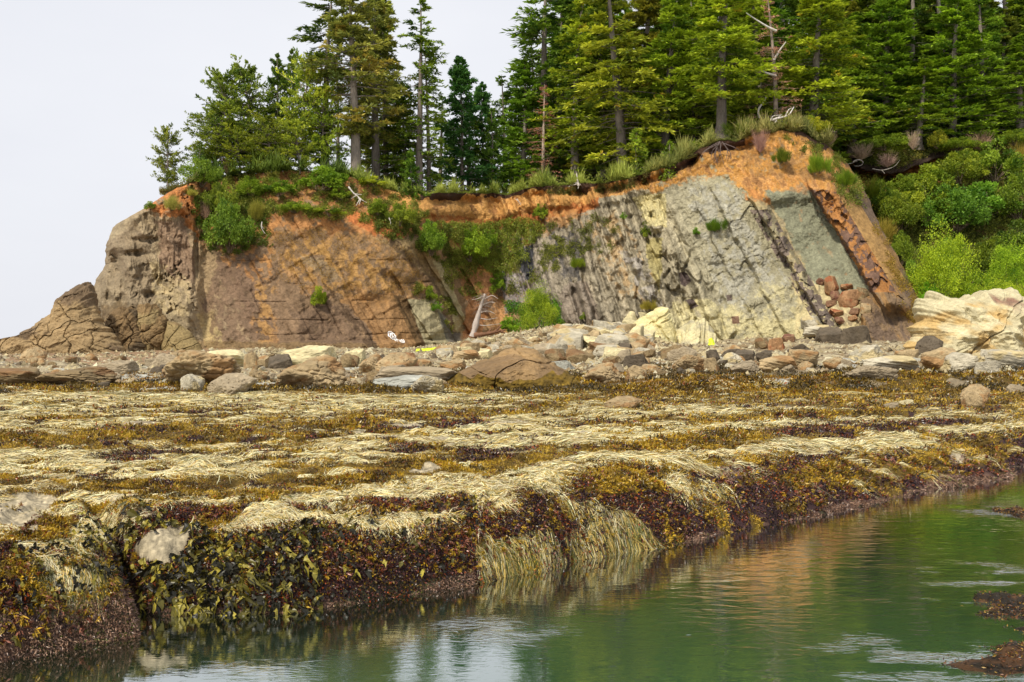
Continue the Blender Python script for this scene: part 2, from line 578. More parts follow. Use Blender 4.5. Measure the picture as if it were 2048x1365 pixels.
gc = base_c[CL]
vv = (1 + 0.3 * fbm(GX * 5, GY * 5, 0.0, 3, 71))[..., None]
gc = gc * vv
# pale barnacle crust on the bare patches
gc = np.where((((CL == 3) & (GE >= .8) & (GY < 34)) | BARN)[..., None], lin(158, 146, 120) * (.9 + .7 * fbm(GX * 30, GY * 30, 0.0, 2, 72))[..., None], gc)
wallc = lin(104, 80, 66)
gc = np.where(((CL == 3) & (GE < 0.8) & ~BARN)[..., None], wallc * vv, gc)
wet = lin(92, 74, 60)
gc = np.where((GE < 0.03)[..., None], lin(60, 58, 40) * vv, gc)
fc = np.where((n3 > 0.1)[..., None], lin(156, 144, 116), lin(126, 112, 88)) * vv * (1 + .35 * fbm(GX * 1.5, GY * .8, 0.0, 4, 78))[..., None]
fc = np.where(((GPX > 860) & (GPX < 1500))[..., None], fc * 1.08, fc)
fc = np.where(((fbm(GX / 2, GY / 3, 0.0, 3, 77) > 0.22) & (GY < 62))[..., None], lin(158, 156, 144) * vv, fc)
pink = lin(138, 112, 84)
fc = np.where(((GPX < 480) & (GY > 60))[..., None], pink * vv * 0.9, fc)
gc = np.where((far & (CL == 3))[..., None], fc, gc)
me = mesh_data('rocky_shore', np.stack([GX, GY, GZ], -1).reshape(-1, 3), grid_faces(*GX.shape), M_GROUND, gc.reshape(-1, 3))
o = link('rocky_shore_ground', me)
o['kind'] = 'structure'

# ------------------------------------------------------------------ water
mw = bpy.data.materials.new('tide_pool_water')
mw.use_nodes = True
nt = mw.node_tree
b = nt.nodes['Principled BSDF']
b.inputs['Roughness'].default_value = 0.015
b.inputs['IOR'].default_value = 1.33
b.inputs['Specular IOR Level'].default_value = 0.5
tc = node(nt, 'ShaderNodeTexCoord')
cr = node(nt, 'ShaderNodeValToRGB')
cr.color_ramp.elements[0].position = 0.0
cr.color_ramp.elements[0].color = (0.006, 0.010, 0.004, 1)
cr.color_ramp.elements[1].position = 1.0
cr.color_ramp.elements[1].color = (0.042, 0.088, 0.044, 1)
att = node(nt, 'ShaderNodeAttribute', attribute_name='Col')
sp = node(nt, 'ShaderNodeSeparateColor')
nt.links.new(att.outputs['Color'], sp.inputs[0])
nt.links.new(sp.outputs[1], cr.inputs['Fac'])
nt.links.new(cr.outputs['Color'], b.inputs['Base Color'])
mp = node(nt, 'ShaderNodeMapping')
mp.inputs['Scale'].default_value = (0.8, 1.9, 1)
mp.inputs['Rotation'].default_value = (0, 0, math.radians(-12))
nt.links.new(tc.outputs['Object'], mp.inputs['Vector'])
n1 = node(nt, 'ShaderNodeTexNoise', Scale=3.2, Detail=1.5, Distortion=0.8)
n2n = node(nt, 'ShaderNodeTexNoise', Scale=9.0, Detail=4.0, Distortion=0.8)
nt.links.new(mp.outputs['Vector'], n1.inputs['Vector'])
nt.links.new(mp.outputs['Vector'], n2n.inputs['Vector'])
# rougher water to the right, over the shallow rocks
b1 = node(nt, 'ShaderNodeBump', Distance=0.02, Strength=0.22)
nt.links.new(n1.outputs['Fac'], b1.inputs['Height'])
b2 = node(nt, 'ShaderNodeBump', Distance=0.03)
nt.links.new(n2n.outputs['Fac'], b2.inputs['Height'])
nt.links.new(sp.outputs[0], b2.inputs['Strength'])
nt.links.new(b1.outputs['Normal'], b2.inputs['Normal'])
nt.links.new(sp.outputs[2], b1.inputs['Strength'])
nt.links.new(b2.outputs['Normal'], b.inputs['Normal'])
gl = node(nt, 'ShaderNodeBsdfGlossy', Roughness=0.01)
gl.inputs['Color'].default_value = (.95, .97, 1.0, 1)
nt.links.new(b2.outputs['Normal'], gl.inputs['Normal'])
fr = node(nt, 'ShaderNodeFresnel', IOR=1.33)
ml_ = node(nt, 'ShaderNodeMath', operation='MULTIPLY_ADD', use_clamp=True)
ml_.inputs[1].default_value = 2.3
ml_.inputs[2].default_value = 0.10
nt.links.new(fr.outputs[0], ml_.inputs[0])
mn_ = node(nt, 'ShaderNodeMath', operation='MINIMUM')
mn_.inputs[1].default_value = 0.82
nt.links.new(ml_.outputs[0], mn_.inputs[0])
msw = node(nt, 'ShaderNodeMixShader')
nt.links.new(mn_.outputs[0], msw.inputs[0])
nt.links.new(b.outputs[0], msw.inputs[1])
nt.links.new(gl.outputs[0], msw.inputs[2])
nt.links.new(msw.outputs[0], nt.nodes['Material Output'].inputs['Surface'])
xs = np.concatenate([[-9000, -2000, -400, -80, -25], np.linspace(-10, 18, 240), [25, 80, 400, 2000, 9000]])
ys = np.concatenate([[-300, -30, 0], np.linspace(5, 26, 180), [40, 100, 400, 2000, 9000]])
WX, WY = np.meshgrid(xs, ys)
wr = 0.035 + 0.03 * fbm(WX / 1.5, WY / 1.5, 0.0, 3, 81)
for (px_, py_, rx, ry) in ((1960, 1150, 110, 30), (1800, 1320, 130, 40), (1990, 1022, 70, 16), (1900, 1190, 140, 14), (1950, 1340, 110, 40), (930, 1250, 60, 16), (1060, 1270, 80, 20)):
    d_ = 2000 * (CH - WL) / (py_ - HZ)
    cx = (px_ - 1024) / F * d_
    r = np.hypot((WX - cx) / (rx / F * d_), (WY - d_) / (ry * d_ * d_ / 5000.0))
    wr = wr + (.7 if px_ > 1500 else 0.25) * np.exp(-r * r) * sm(fbm(WX / .5, WY / .25, 0.0, 3, 88), -.15, .35)
wr = np.clip(wr, 0.01, 1)
wtone = np.where(WY < 30, sm(-edge_dist(WX, WY) + .5 * fbm(WX / 1.2, WY / 1.2, 0.0, 3, 85), 0.15, 2.3), 1.0) * (1 - .25 * sm(fbm(WX / 2.5, WY / 2.5, 0.0, 3, 86), 0, .4))  # body colour mix: dark beside the wall, milky green farther out
wtone = wtone * (1 - .6 * np.exp(-((WX - 5.3) / .9) ** 2 - ((WY - 9.2) / 1.0) ** 2))
o = link('water', mesh_data('water', np.stack([WX, WY, np.full(WX.shape, WL)], -1).reshape(-1, 3), grid_faces(*WX.shape), mw, np.stack([wr, wtone, .025 + .17 * sm(WX + .35 * WY, 2.0, 5.5) + .05 * fbm(WX, WY, 0.0, 2, 87)], -1).reshape(-1, 3)))
o['kind'] = 'structure'


# ------------------------------------------------------------------ the cliff
Lpy = [720, 700, 650, 600, 580, 560, 540, 505, 490, 455, 430, 415, 405, 392, 385]
Lpx = [150, 155, 165, 174, 184, 192, 205, 209, 210, 226, 262, 290, 305, 328, 338]
Rpy = [720, 700, 650, 580, 520, 450, 400, 370, 330, 290]
Rpx = [1872, 1868, 1856, 1828, 1798, 1758, 1738, 1722, 1695, 1650]
Cpx = [300, 338, 375, 420, 520, 600, 700, 740, 800, 870, 960, 1010, 1060, 1100, 1160, 1220, 1290, 1340, 1400, 1440, 1480, 1510, 1560, 1600, 1650, 1700]
Cpy = [392, 385, 368, 356, 346, 342, 356, 368, 384, 388, 386, 390, 376, 372, 370, 364, 350, 334, 300, 284, 282, 270, 262, 264, 290, 315]
KB = 0.58


def strat(px, py):
    """coordinate across the beds, which fan from steep in the cove to 60 degrees at the fin"""
    s = px - KB * (py - 500)
    for _ in range(7):
        k = np.interp(s, [880, 1070, 1200, 1300, 1420, 1540, 1700], [.58, .30, .32, .38, .47, .57, .60])
        s = .4 * s + .6 * (px - k * (py - 500))
    return s


def cliff_depth(px, py, fine=True):
    s = strat(px, py)
    X = (px - 1024) / F * 105
    Z = (HZ - py) / F * 105
    d = np.interp(px, [150, 250, 400, 600, 780, 860, 930, 1000, 1080, 1180, 1300, 1450, 1600, 1750, 1880],
                  [104, 99, 97.5, 98, 101, 105, 112, 117, 115, 109, 104.5, 100, 96, 91, 88])
    lean = np.interp(px, [150, 300, 420, 800, 950, 1100, 1250, 1400, 1600, 1870], [5, 7, 13, 14, 16, 13, 9, 10, 15, 24])
    h = np.clip((720 - py) / 400.0, -0.1, 1.2)
    d = d + lean * h
    # soil bank above the rock rises more steeply
    X2 = X + 0.8 * fbm(X / 4, Z / 4, 0.0, 3, 101)
    # left knob: vertical ribs, hollows
    kn = sm(px + 0.1 * (py - 500), 425, 385)
    d = d - kn * (1.3 * ridged(X2 / 3.2 + 0.15 * Z, Z / 14.0, 3, 103) + 1.0 * fbm(X / 3.0, Z / 3.0, 0.0, 4, 105) + 0.55 * ridged(X2 / 1.1, Z / 2.6, 3, 106) + 1.1 * ridged(X / 5.0 + .3, Z / 20.0 + X / 9.0, 2, 1060))
    h1, h2, hid = worley(X / .62 + 1.3 * fbm(X / .8, Z / .8, 0.0, 3, 1061), Z / .8 + 1.3 * fbm(X / .8, Z / .8, 0.0, 3, 1064), 1062, 1.0)
    hm_ = kn * sm(fbm(X / 1.6, Z / 1.6, 0.0, 3, 1063) + .9 * np.exp(-((px - 355) / 34.0) ** 2 - ((py - 590) / 55.0) ** 2), .12, .4)
    d = d + .6 * hm_ * (1 - sm(h1, .1, .5)) * sm(hid, .15, .7)
    for (hx, hy, rx, ry, dep) in ((236, 530, 15, 30, 2.6), (250, 560, 9, 14, 1.2), (268, 508, 26, 7, 1.2), (290, 480, 22, 6, 1.0), (246, 602, 10, 18, 1.2),
                                  (300, 590, 12, 8, .8), (215, 600, 8, 20, 1.0), (405, 520, 12, 90, .6), (414, 640, 14, 50, .8), (392, 500, 5, 60, 1.0)):
        r = np.hypot((px - hx) / rx, (py - hy) / ry)
        d = d + dep * np.exp(-r ** 3)
    al0 = px * KB + py
    # slab: overlapping beds step back towards the cove
    sl = sm(s, 400, 430) * sm(s, 980, 900)
    d = d - sl * (0.35 * fbm(s / 40.0, Z / 10.0, 0.0, 3, 107) + 0.25 * fbm(X / 1.6, Z / 1.6, 0.0, 3, 108))
    sw = s + 7 * fbm(X / 2.0, Z / 2.0, 0.0, 3, 109)
    jw = s + 6 * fbm(X / 3.0, Z / 3.0, 0.0, 3, 1071)
    for s0 in (452, 486, 524, 561, 588, 618, 655, 694):
        on = sm(vn(al0 / 50.0, s0 * .37, 0.0, 1072), -.25, .1)
        d = d + sl * on * (.30 * np.exp(-np.abs(jw - s0) / 1.6) + .22 * sm(jw, s0 - 2, s0 + 2) * (1 if s0 % 3 else -1))
    hy = py + 5 * fbm(X / 4.0, Z / 2.0, 0.0, 3, 1073)
    for h0 in (520, 566, 604, 640, 668, 688, 702):
        on = sm(vn(px / 40.0, h0 * .31, 0.0, 1074), -.1, .2)
        d = d + sl * on * .22 * np.exp(-np.abs(hy - h0) / 1.3) - sl * .25 * sm(hy, 680, 688)
    for s0, am in ((640, 0.7), (672, -0.4), (735, 1.3), (757, -0.8), (805, 1.6), (826, 0.9), (842, -0.8), (880, 1.5), (905, -0.7)):
        lo = np.interp(s0, [640, 735, 905], [590, 560, 470])
        d = d + am * sm(sw, s0 - 2, s0 + 3) * sm(py, lo - 30, lo + 10) * sm(s, 1050, 930)
    # bedding ribs right of the cove
    rb = sm(s, 985, 1040) * sm(s, 1420, 1330)
    al = (px * KB + py)
    sr = s + 5 * fbm(al / 60.0, s / 60.0, 0.0, 3, 111)
    n1d = vn(sr / 15.0, al / 160.0, 0.0, 113)
    n2d = vn(sr / 6.0, al / 70.0, 0.0, 114)
    d = d - rb * (1.35 * np.sign(n1d) * np.abs(n1d) ** 0.7 + 0.6 * n2d + 0.9 * fbm(al / 22.0, sr / 12.0, 0.0, 3, 115))
    f1, f2, cid = worley(s / 26.0, al / 46.0, 117)
    bl = sm(s, 1190, 1260) * sm(s, 1440, 1360)
    d = d - bl * (1.5 * (cid - 0.5) * sm(f2 - f1, 0.0, 0.3) + 0.15 * sm(f2 - f1, 0.0, 0.25))
    # big rough grey face and the slabs right of it
    bf = sm(s, 1360, 1420)
    wx_, wz_ = X + 1.2 * fbm(X / 2.5, Z / 2.5, 0.0, 3, 1191), Z + 1.2 * fbm(X / 2.5, Z / 2.5, 0.0, 3, 1192)
    f1, f2, cid = worley(wx_ / 1.7, wz_ / 2.4, 1193)
    scar = sm(fbm(X / 3.5, Z / 3.5, 0.0, 3, 1194), -.05, .25)
    d = d - bf * (0.38 * fbm(wx_ / 1.6, wz_ / 2.2, 0.0, 5, 119, 0.6) + scar * (.38 * (cid - .5) + .1 * sm(f2 - f1, 0, .2)) + 0.12 * ridged(al / 12.0, s / 10.0, 3, 121)) * sm(s, 1760, 1690) * (1 - .55 * sm(s, 1588, 1600))
    for s0, am in ((1398, .5), (1436, -.6), (1462, .5)):
        d = d + am * sm(s + 8 * fbm(al / 30.0, s / 30.0, 0.0, 3, 1195), s0 - 3, s0 + 3) * sm(vn(al / 60.0, s0 * .1, 0.0, 1196), -.3, .2)
    sq = s + 8 * fbm(al / 30.0, s / 30.0, 0.0, 4, 123)
    d = d - 1.0 * sm(sq, 1480, 1488) * sm(py, 350, 400)
    d = d - 1.9 * sm(sq, 1556, 1562) * sm(py, 380, 420) + 3.4 * sm(sq, 1574, 1590) * sm(py, 380, 420)
    lr = sm(sq, 1545, 1560) * sm(sq, 1592, 1580) * sm(py, 380, 430)
    g1, g2, gid = worley(s / 12.0, al / 16.0, 125)
    d = d - lr * 0.9 * (gid - 0.4)
    w1, w2, wid = worley(s / 15.0, al / 19.0, 127)
    rib = sm(sq, 1692, 1700) * sm(py, 350, 380) * sm(py, 640, 600)
    d = d - rib * (3.0 + 1.2 * (wid - 0.5) * sm(sq, 1752, 1735))
    # fin: smooth bedding surface turning away to the right
    low = sm(py, 560, 620)
    finl = sm(px, 1715 + 10 * vn(py / 15.0, px * 0, 0.0, 128), 1728) * low
    d = d - 2.2 * finl
    d = d + 0.07 * np.maximum(s - 1735, 0) + 0.0016 * np.maximum(s - 1740, 0) ** 2
    # talus cone in the slab2 niche
    tz = np.exp(-(((px - 1690) / 45.0) ** 2)) * sm(py, 560, 640)
    d = d - 2.5 * tz
    # soil band: undercut below, hanging turf lip on top
    crest = np.interp(px, Cpx, Cpy)
    soil = sm(px, 700, 860)
    t = py - crest
    d = d + soil * 0.9 * np.exp(-((t - 50) / 7.0) ** 2) * sm(px, 1330, 1250) * (0.6 + 0.6 * fbm(px / 20.0, px * 0, 0.0, 3, 131))
    d = d + 2.6 * soil * np.exp(-((t - 16) / 8.0) ** 2) * (0.5 + 0.5 * vn(px / 22.0, px * 0, 0.0, 132)) * sm(px, 1560, 1500)
    d = d - 0.55 * ridged(X / 1.6, Z / 3.0, 3, 133) * np.exp(-((t - 28) / 22.0) ** 2)
    # left upper soil slope: gullied
    us = sm(py, 480, 430) * sm(px, 380, 440) * sm(px, 880, 800)
    d = d + us * (1.0 * fbm(X / 3.0, Z / 3.0, 0.0, 4, 135) + 3.5 * sm(py, 440, 350))
    if fine:
        d = d - 0.34 * fbm(X / 0.9, Z / 0.9, 0.0, 4, 137) - 0.10 * ridged(X / .7 + Z / 2.0, Z / 1.5 - X / 3.0, 3, 139)
    return d


def cliff_xyz(px, py, fine=True):
    return P(px, py, cliff_depth(np.asarray(px, float), np.asarray(py, float), fine))


NC, NR = 1500, 520
uu = np.linspace(0, 1, NC)[None, :]
vv_ = (np.linspace(0, 1, NR) ** 1.0)[:, None]
pyr = 735 - (735 - 385) * vv_
pyr2 = 735 - (735 - 290) * vv_
Lx = np.interp(pyr, Lpy[::-1], Lpx[::-1]) + 5 * fbm(pyr / 16.0, pyr * 0, 0.0, 3, 141)
Rx = np.interp(pyr2, Rpy[::-1], Rpx[::-1]) + 2.5 * fbm(pyr2 / 12.0, pyr2 * 0, 0.0, 3, 142)
CPX = Lx + (Rx - Lx) * uu
crest1 = np.interp(CPX[-1], Cpx, Cpy) + 5 * fbm(CPX[-1] / 22.0, CPX[-1] * 0, 0.0, 4, 143)
CPY = 735 - (735 - crest1[None, :]) * vv_
CD = cliff_depth(CPX, CPY)
# round the two ends away from us
en = np.clip(uu / 0.035, 0, 1)
CD = CD + 7.0 * (1 - np.sqrt(1 - (1 - en) ** 2 * 0.98))
CV = P(CPX, CPY, CD)


def cliff_paint(px, py):
    s = strat(px, py)
    al = px * KB + py
    w1 = fbm(px / 34.0, py / 34.0, 0.0, 4, 151)
    w2 = fbm(px / 30.0, py / 30.0, 0.0, 4, 152)
    w3 = fbm(px / 9.0, py / 9.0, 0.0, 4, 153)
    w4 = fbm(px / 7.0, py / 7.0, 0.0, 4, 157)
    st = fbm(s / 7.0, al / 90.0, 0.0, 4, 154)
    st2 = fbm(s / 22.0, al / 160.0, 0.0, 3, 155)
    w5 = fbm(px / 3.5, py / 3.5, 0.0, 3, 158)
    w6 = fbm(s / 9.0, al / 40.0, 0.0, 3, 159)
    hz_ = fbm(px / 70.0, py / 5.0, 0.0, 4, 156)
    key = np.array([150, 390, 430, 860, 940, 1040, 1100, 1330, 1400, 1560, 1720, 1760, 1900])
    cols = np.array([lin(152, 140, 112), lin(146, 126, 98), lin(120, 98, 76), lin(132, 108, 80), lin(168, 126, 82), lin(140, 130, 118), lin(142, 132, 114),
                     lin(152, 142, 118), lin(154, 147, 122), lin(148, 141, 114), lin(150, 118, 82), lin(140, 104, 74), lin(134, 100, 72)])
    c = np.stack([np.interp(s, key, cols[:, q]) for q in range(3)], -1)
    c = c * (1 + 0.16 * st2 + 0.13 * w3)[..., None]
    rb = (sm(s, 1000, 1060) * sm(s, 1430, 1340))[..., None]
    c = c * (1 + rb * 0.75 * st[..., None])
    slab = (sm(s, 410, 440) * sm(s, 930, 860))[..., None]
    c = c * (1 + slab * (0.10 * hz_ + 0.18 * st)[..., None])

    def z(col, poly, wa=12, thr=-9.0, n=None, a=1.0, soft=0):
        nonlocal c
        m = 0.0
        for q in (-1, 0, 1):
            mq = inside(px + wa * (w1 + 0.6 * w3 + .35 * q * w5), py + wa * (w2 + 0.6 * w4 - .35 * q * w5 + .2 * q), poly)
            if thr > -9:
                mq = mq & (w3 + .6 * w6 > thr + .14 * q)
            m = m + mq / 3.0
        k = a * m[..., None]
        c = c * (1 - k) + np.asarray(lin(*col))[None] * (1 + 0.22 * w3 + 0.15 * st)[..., None] * k
    # left knob
    z((128, 112, 90), [(200, 480), (262, 452), (300, 480), (300, 640), (190, 640), (170, 600)], 16, a=.7)
    z((128, 104, 84), [(312, 440), (372, 450), (388, 560), (340, 570), (320, 540)], 12, a=.8)
    z((168, 150, 112), [(300, 520), (380, 560), (384, 640), (300, 610)], 14, -0.1, a=.7)
    z((104, 86, 60), [(205, 600), (300, 620), (420, 700), (420, 740), (205, 740)], 16, a=.75)
    z((176, 154, 108), [(395, 625), (430, 625), (448, 700), (420, 715)], 8, a=.8)
    z((176, 116, 66), [(285, 410), (340, 372), (420, 350), (440, 470), (400, 500), (370, 440), (330, 430)], 14, -0.45)
    z((150, 128, 96), [(395, 440), (432, 480), (448, 640), (405, 640), (385, 520)], 12, a=.7)
    # slab
    z((112, 90, 72), [(440, 520), (505, 500), (520, 560), (560, 690), (430, 700), (415, 600)], 18, -0.35, a=.8)
    z((106, 86, 68), [(580, 620), (700, 600), (770, 700), (610, 700)], 16, -0.4, a=.85)
    z((164, 122, 72), [(520, 470), (600, 440), (700, 462), (800, 492), (880, 560), (850, 612), (760, 620), (700, 600), (640, 600), (585, 570), (560, 520), (545, 600), (560, 690), (520, 680), (500, 560)], 20, 0.04, a=.5)
    z((164, 128, 74), [(560, 480), (700, 480), (800, 540), (780, 580), (640, 575), (580, 540)], 20, 0.1, a=.6)
    z((128, 112, 88), [(600, 515), (650, 515), (680, 560), (640, 560)], 12, -0.3, a=.8)
    z((160, 124, 74), [(505, 560), (550, 560), (545, 690), (520, 690)], 12, 0.0, a=.55)
    z((156, 112, 66), [(440, 480), (540, 490), (560, 560), (500, 560), (450, 520)], 16, 0.1, a=.8)
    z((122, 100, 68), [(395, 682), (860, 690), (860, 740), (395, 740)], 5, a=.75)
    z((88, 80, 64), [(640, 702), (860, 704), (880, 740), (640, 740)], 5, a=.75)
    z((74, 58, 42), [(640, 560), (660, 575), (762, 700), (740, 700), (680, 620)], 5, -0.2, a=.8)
    z((150, 112, 68), [(680, 590), (790, 585), (850, 700), (765, 700)], 8, a=.6)
    z((92, 72, 46), [(786, 590), (814, 598), (862, 700), (836, 700)], 4, a=.85)
    z((158, 148, 116), [(813, 600), (872, 596), (884, 625), (906, 700), (856, 700)], 4)
    z((92, 90, 84), [(872, 620), (910, 640), (925, 690), (900, 690)], 6, a=.8)
    z((148, 126, 88), [(745, 474), (868, 488), (935, 660), (905, 665), (862, 560), (820, 520)], 8, -0.35, a=.9)
    z((92, 74, 56), [(745, 470), (800, 485), (870, 560), (920, 650), (900, 650), (840, 550), (790, 500)], 5, 0.0, a=.85)
    z((164, 150, 112), [(864, 520), (892, 530), (928, 640), (912, 665), (890, 580)], 6)
    # soils
    z((160, 114, 70), [(370, 340), (700, 330), (740, 360), (860, 388), (880, 470), (780, 480), (690, 462), (560, 456), (520, 480), (430, 478), (395, 420)], 14, -0.35)
    z((120, 84, 44), [(420, 340), (700, 330), (740, 360), (760, 430), (600, 430), (480, 420)], 18, 0.12, a=.8)
    z((172, 106, 60), [(688, 414), (735, 428), (800, 456), (812, 480), (750, 470), (700, 446)], 6)
    z((188, 140, 80), [(735, 362), (800, 380), (870, 384), (960, 384), (1060, 368), (1180, 362), (1292, 345), (1300, 376), (1200, 398), (1130, 420), (1040, 440), (950, 448), (870, 448), (815, 430)], 6)
    z((214, 162, 96), [(870, 392), (1050, 392), (1240, 372), (1240, 386), (1060, 415), (900, 420)], 9, 0.05, a=.8)
    z((158, 98, 52), [(860, 426), (960, 440), (1100, 422), (1200, 396), (1200, 410), (1090, 445), (960, 462), (870, 456)], 7)
    z((172, 126, 76), [(860, 450), (1060, 450), (1130, 420), (1180, 420), (1090, 470), (1000, 480), (880, 500)], 12, -0.2, a=.8)
    z((172, 124, 62), [(1285, 340), (1400, 296), (1480, 275), (1560, 255), (1650, 285), (1700, 340), (1740, 440), (1700, 420), (1650, 385), (1600, 372), (1540, 400), (1500, 395), (1450, 350), (1380, 356), (1310, 388), (1280, 372)], 9, -0.5)
    z((206, 146, 84), [(1480, 290), (1560, 275), (1600, 300), (1560, 330), (1500, 330)], 12, -0.1, a=.8)
    z((226, 176, 104), [(1550, 270), (1640, 290), (1700, 350), (1690, 370), (1620, 320)], 12, 0.1, a=.8)
    z((176, 122, 70), [(1480, 340), (1640, 350), (1650, 385), (1560, 380), (1540, 400), (1600, 400), (1540, 415), (1490, 400)], 10, -0.1, a=.9)
    for pl in ([(1285, 340), (1400, 296), (1480, 275), (1560, 255), (1650, 285), (1700, 340), (1700, 420), (1650, 385), (1600, 372), (1540, 400), (1450, 350), (1310, 388)], [(860, 388), (1060, 380), (1290, 350), (1290, 372), (1100, 425), (880, 440)]):
        z((224, 176, 110), pl, 14, .16, a=.75)
        z((120, 80, 48), pl, 14, .24, n=None, a=.8)
    z((134, 104, 66), [(1480, 300), (1640, 320), (1660, 360), (1500, 350)], 14, -.05, a=.6)
    # cove
    z((168, 120, 80), [(915, 530), (990, 530), (985, 600), (960, 675), (925, 675), (930, 600)], 9)
    z((216, 158, 88), [(935, 518), (990, 522), (988, 548), (940, 548)], 8, -0.2)
    z((124, 84, 40), [(940, 440), (1100, 430), (1060, 500), (1020, 540), (960, 540), (900, 470)], 14, -0.2)
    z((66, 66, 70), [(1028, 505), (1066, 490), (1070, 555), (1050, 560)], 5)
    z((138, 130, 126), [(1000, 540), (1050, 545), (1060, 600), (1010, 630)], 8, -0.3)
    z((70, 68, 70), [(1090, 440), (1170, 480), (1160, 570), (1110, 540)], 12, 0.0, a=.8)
    z((134, 122, 108), [(990, 690), (1080, 670), (1110, 610), (1140, 560), (1180, 570), (1200, 640), (1150, 690)], 8)
    # ribs and blocks
    z((188, 176, 128), [(1262, 395), (1330, 388), (1338, 455), (1295, 450)], 6, a=.9)
    z((160, 148, 98), [(1292, 480), (1325, 478), (1322, 590), (1300, 540)], 6, a=.9)
    z((170, 138, 92), [(1150, 440), (1240, 430), (1300, 520), (1330, 620), (1250, 600)], 14, 0.05, a=.6)
    z((150, 150, 148), [(1240, 500), (1290, 520), (1330, 620), (1290, 600)], 10, -0.05, a=.7)
    # big face
    z((152, 150, 140), [(1380, 380), (1470, 370), (1600, 620), (1560, 680), (1440, 600)], 24, -0.12, a=.6)
    z((184, 174, 132), [(1340, 600), (1420, 600), (1520, 640), (1620, 640), (1640, 740), (1320, 740)], 16, -0.5, a=.85)
    z((172, 162, 122), [(1500, 560), (1640, 600), (1640, 720), (1480, 700)], 16, 0.0, a=.8)
    z((86, 74, 70), [(1358, 548), (1372, 545), (1384, 562), (1372, 574), (1362, 568)], 3)
    z((86, 74, 70), [(1370, 600), (1386, 598), (1396, 612), (1380, 620)], 3)
    z((96, 84, 76), [(1452, 590), (1464, 590), (1464, 602), (1454, 603)], 2)
    z((120, 94, 76), [(1462, 634), (1478, 632), (1480, 648), (1466, 650)], 2)
    z((126, 126, 104), [(1525, 385), (1640, 385), (1680, 440), (1745, 590), (1690, 605), (1620, 560), (1555, 430)], 9, -0.6)
    z((160, 144, 106), [(1500, 398), (1545, 415), (1610, 530), (1640, 620), (1600, 600), (1560, 500)], 10, -0.2)
    z((186, 172, 130), [(1590, 540), (1700, 600), (1745, 600), (1740, 700), (1600, 700)], 10, -0.3, a=.8)
    lm = (s > 1545) & (s < 1588) & (py > 420) & (py < 660) & (w3 > -0.05)
    c = np.where(lm[..., None], lin(110, 98, 88) * (1 + 0.3 * w3)[..., None], c)
    ribm = (s + 6 * w3 > 1692) & (s + 6 * w3 < 1745) & (py > 380) & (py < 600)
    c = np.where(ribm[..., None], np.where((w3 + 0.7 * w1 + .5 * w5 > -0.02)[..., None], lin(104, 80, 66), lin(158, 110, 62)) * (1 + 0.3 * st)[..., None], c)
    finm = ((s > 1742) | ((px > 1722) & (py > 585))) & (py > 380)
    fw = fbm(s / 14.0, al / 60.0, 0.0, 4, 161)
    fcl = np.where((fw > 0.2)[..., None], lin(160, 122, 72), np.where((fw < -0.15)[..., None], lin(104, 88, 76), lin(128, 106, 80))) * (.8 + 0.2 * w3)[..., None]
    fcl = fcl * 0.7 + 0.3 * lin(126, 104, 80)
    c = np.where(finm[..., None], fcl, c)
    em = finm & (s < 1775) & (py < 560)
    c = np.where(em[..., None], lin(158, 124, 76) * (1 + 0.3 * w3)[..., None], c)
    # old turf and roots in the lip
    crest = np.interp(px, Cpx, Cpy)
    t = py - crest + 9 * w3 + 9 * vn(px / 26.0, px * 0, 0.0, 163)
    lip = ((t < 9) & (px > 840) & (px < 1300)) | ((t < 14) & (px > 1330) & (px < 1490)) | ((t < 9) & (px > 1590))
    c = np.where(lip[..., None], lin(70, 50, 38), c)
    return c * (1 + .22 * w5)[..., None]


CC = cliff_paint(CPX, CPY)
# the plateau behind the crest
nb = 26
top = CV[-1]
tx, ty, tz = top[:, 0], top[:, 1], top[:, 2]
back = []
for q in range(1, nb + 1):
    dy = 0.4 * q + 0.28 * q * q
    h = tz + 0.25 * sm(dy, 0, 2) + 0.0 * dy + 0.5 * fbm(tx / 5, (ty + dy) / 5, 0.0, 3, 171) * sm(dy, 0, 4)
    back.append(np.stack([tx * (1 + 0.0 * dy), ty + dy, h], -1))
back = np.stack(back)
CV2 = np.concatenate([CV, back])
bc = np.broadcast_to(lin(86, 92, 40), back.shape) * (1 + 0.4 * fbm(back[..., 0], back[..., 1], 0.0, 3, 172))[..., None]
CC2 = np.concatenate([CC, bc])
# left flank running back from the silhouette, right flank behind the fin
side = []
sidec = []
for q in range(10, 0, -1):
    e = CV2[:, :1].copy()
    dy = 0.5 * q + 0.5 * q * q
    e[..., 1] += dy
    e[..., 0] += -0.42 * dy * 0.3
    e[..., 2] -= 0.05 * dy
    side.append(e)
    sidec.append(CC2[:, :1])
right = []
for q in range(1, 9):
    e = CV2[:, -1:].copy()
    e[..., 1] += 0.4 * q + 0.35 * q * q
    e[..., 0] += 0.1 * q
    right.append(e)
CV3 = np.concatenate(side + [CV2] + right, 1)
CC3 = np.concatenate(sidec + [CC2] + [CC2[:, -1:]] * len(right), 1)
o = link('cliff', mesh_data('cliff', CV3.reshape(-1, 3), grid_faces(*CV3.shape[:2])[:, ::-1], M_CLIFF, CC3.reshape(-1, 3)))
o['kind'] = 'structure'

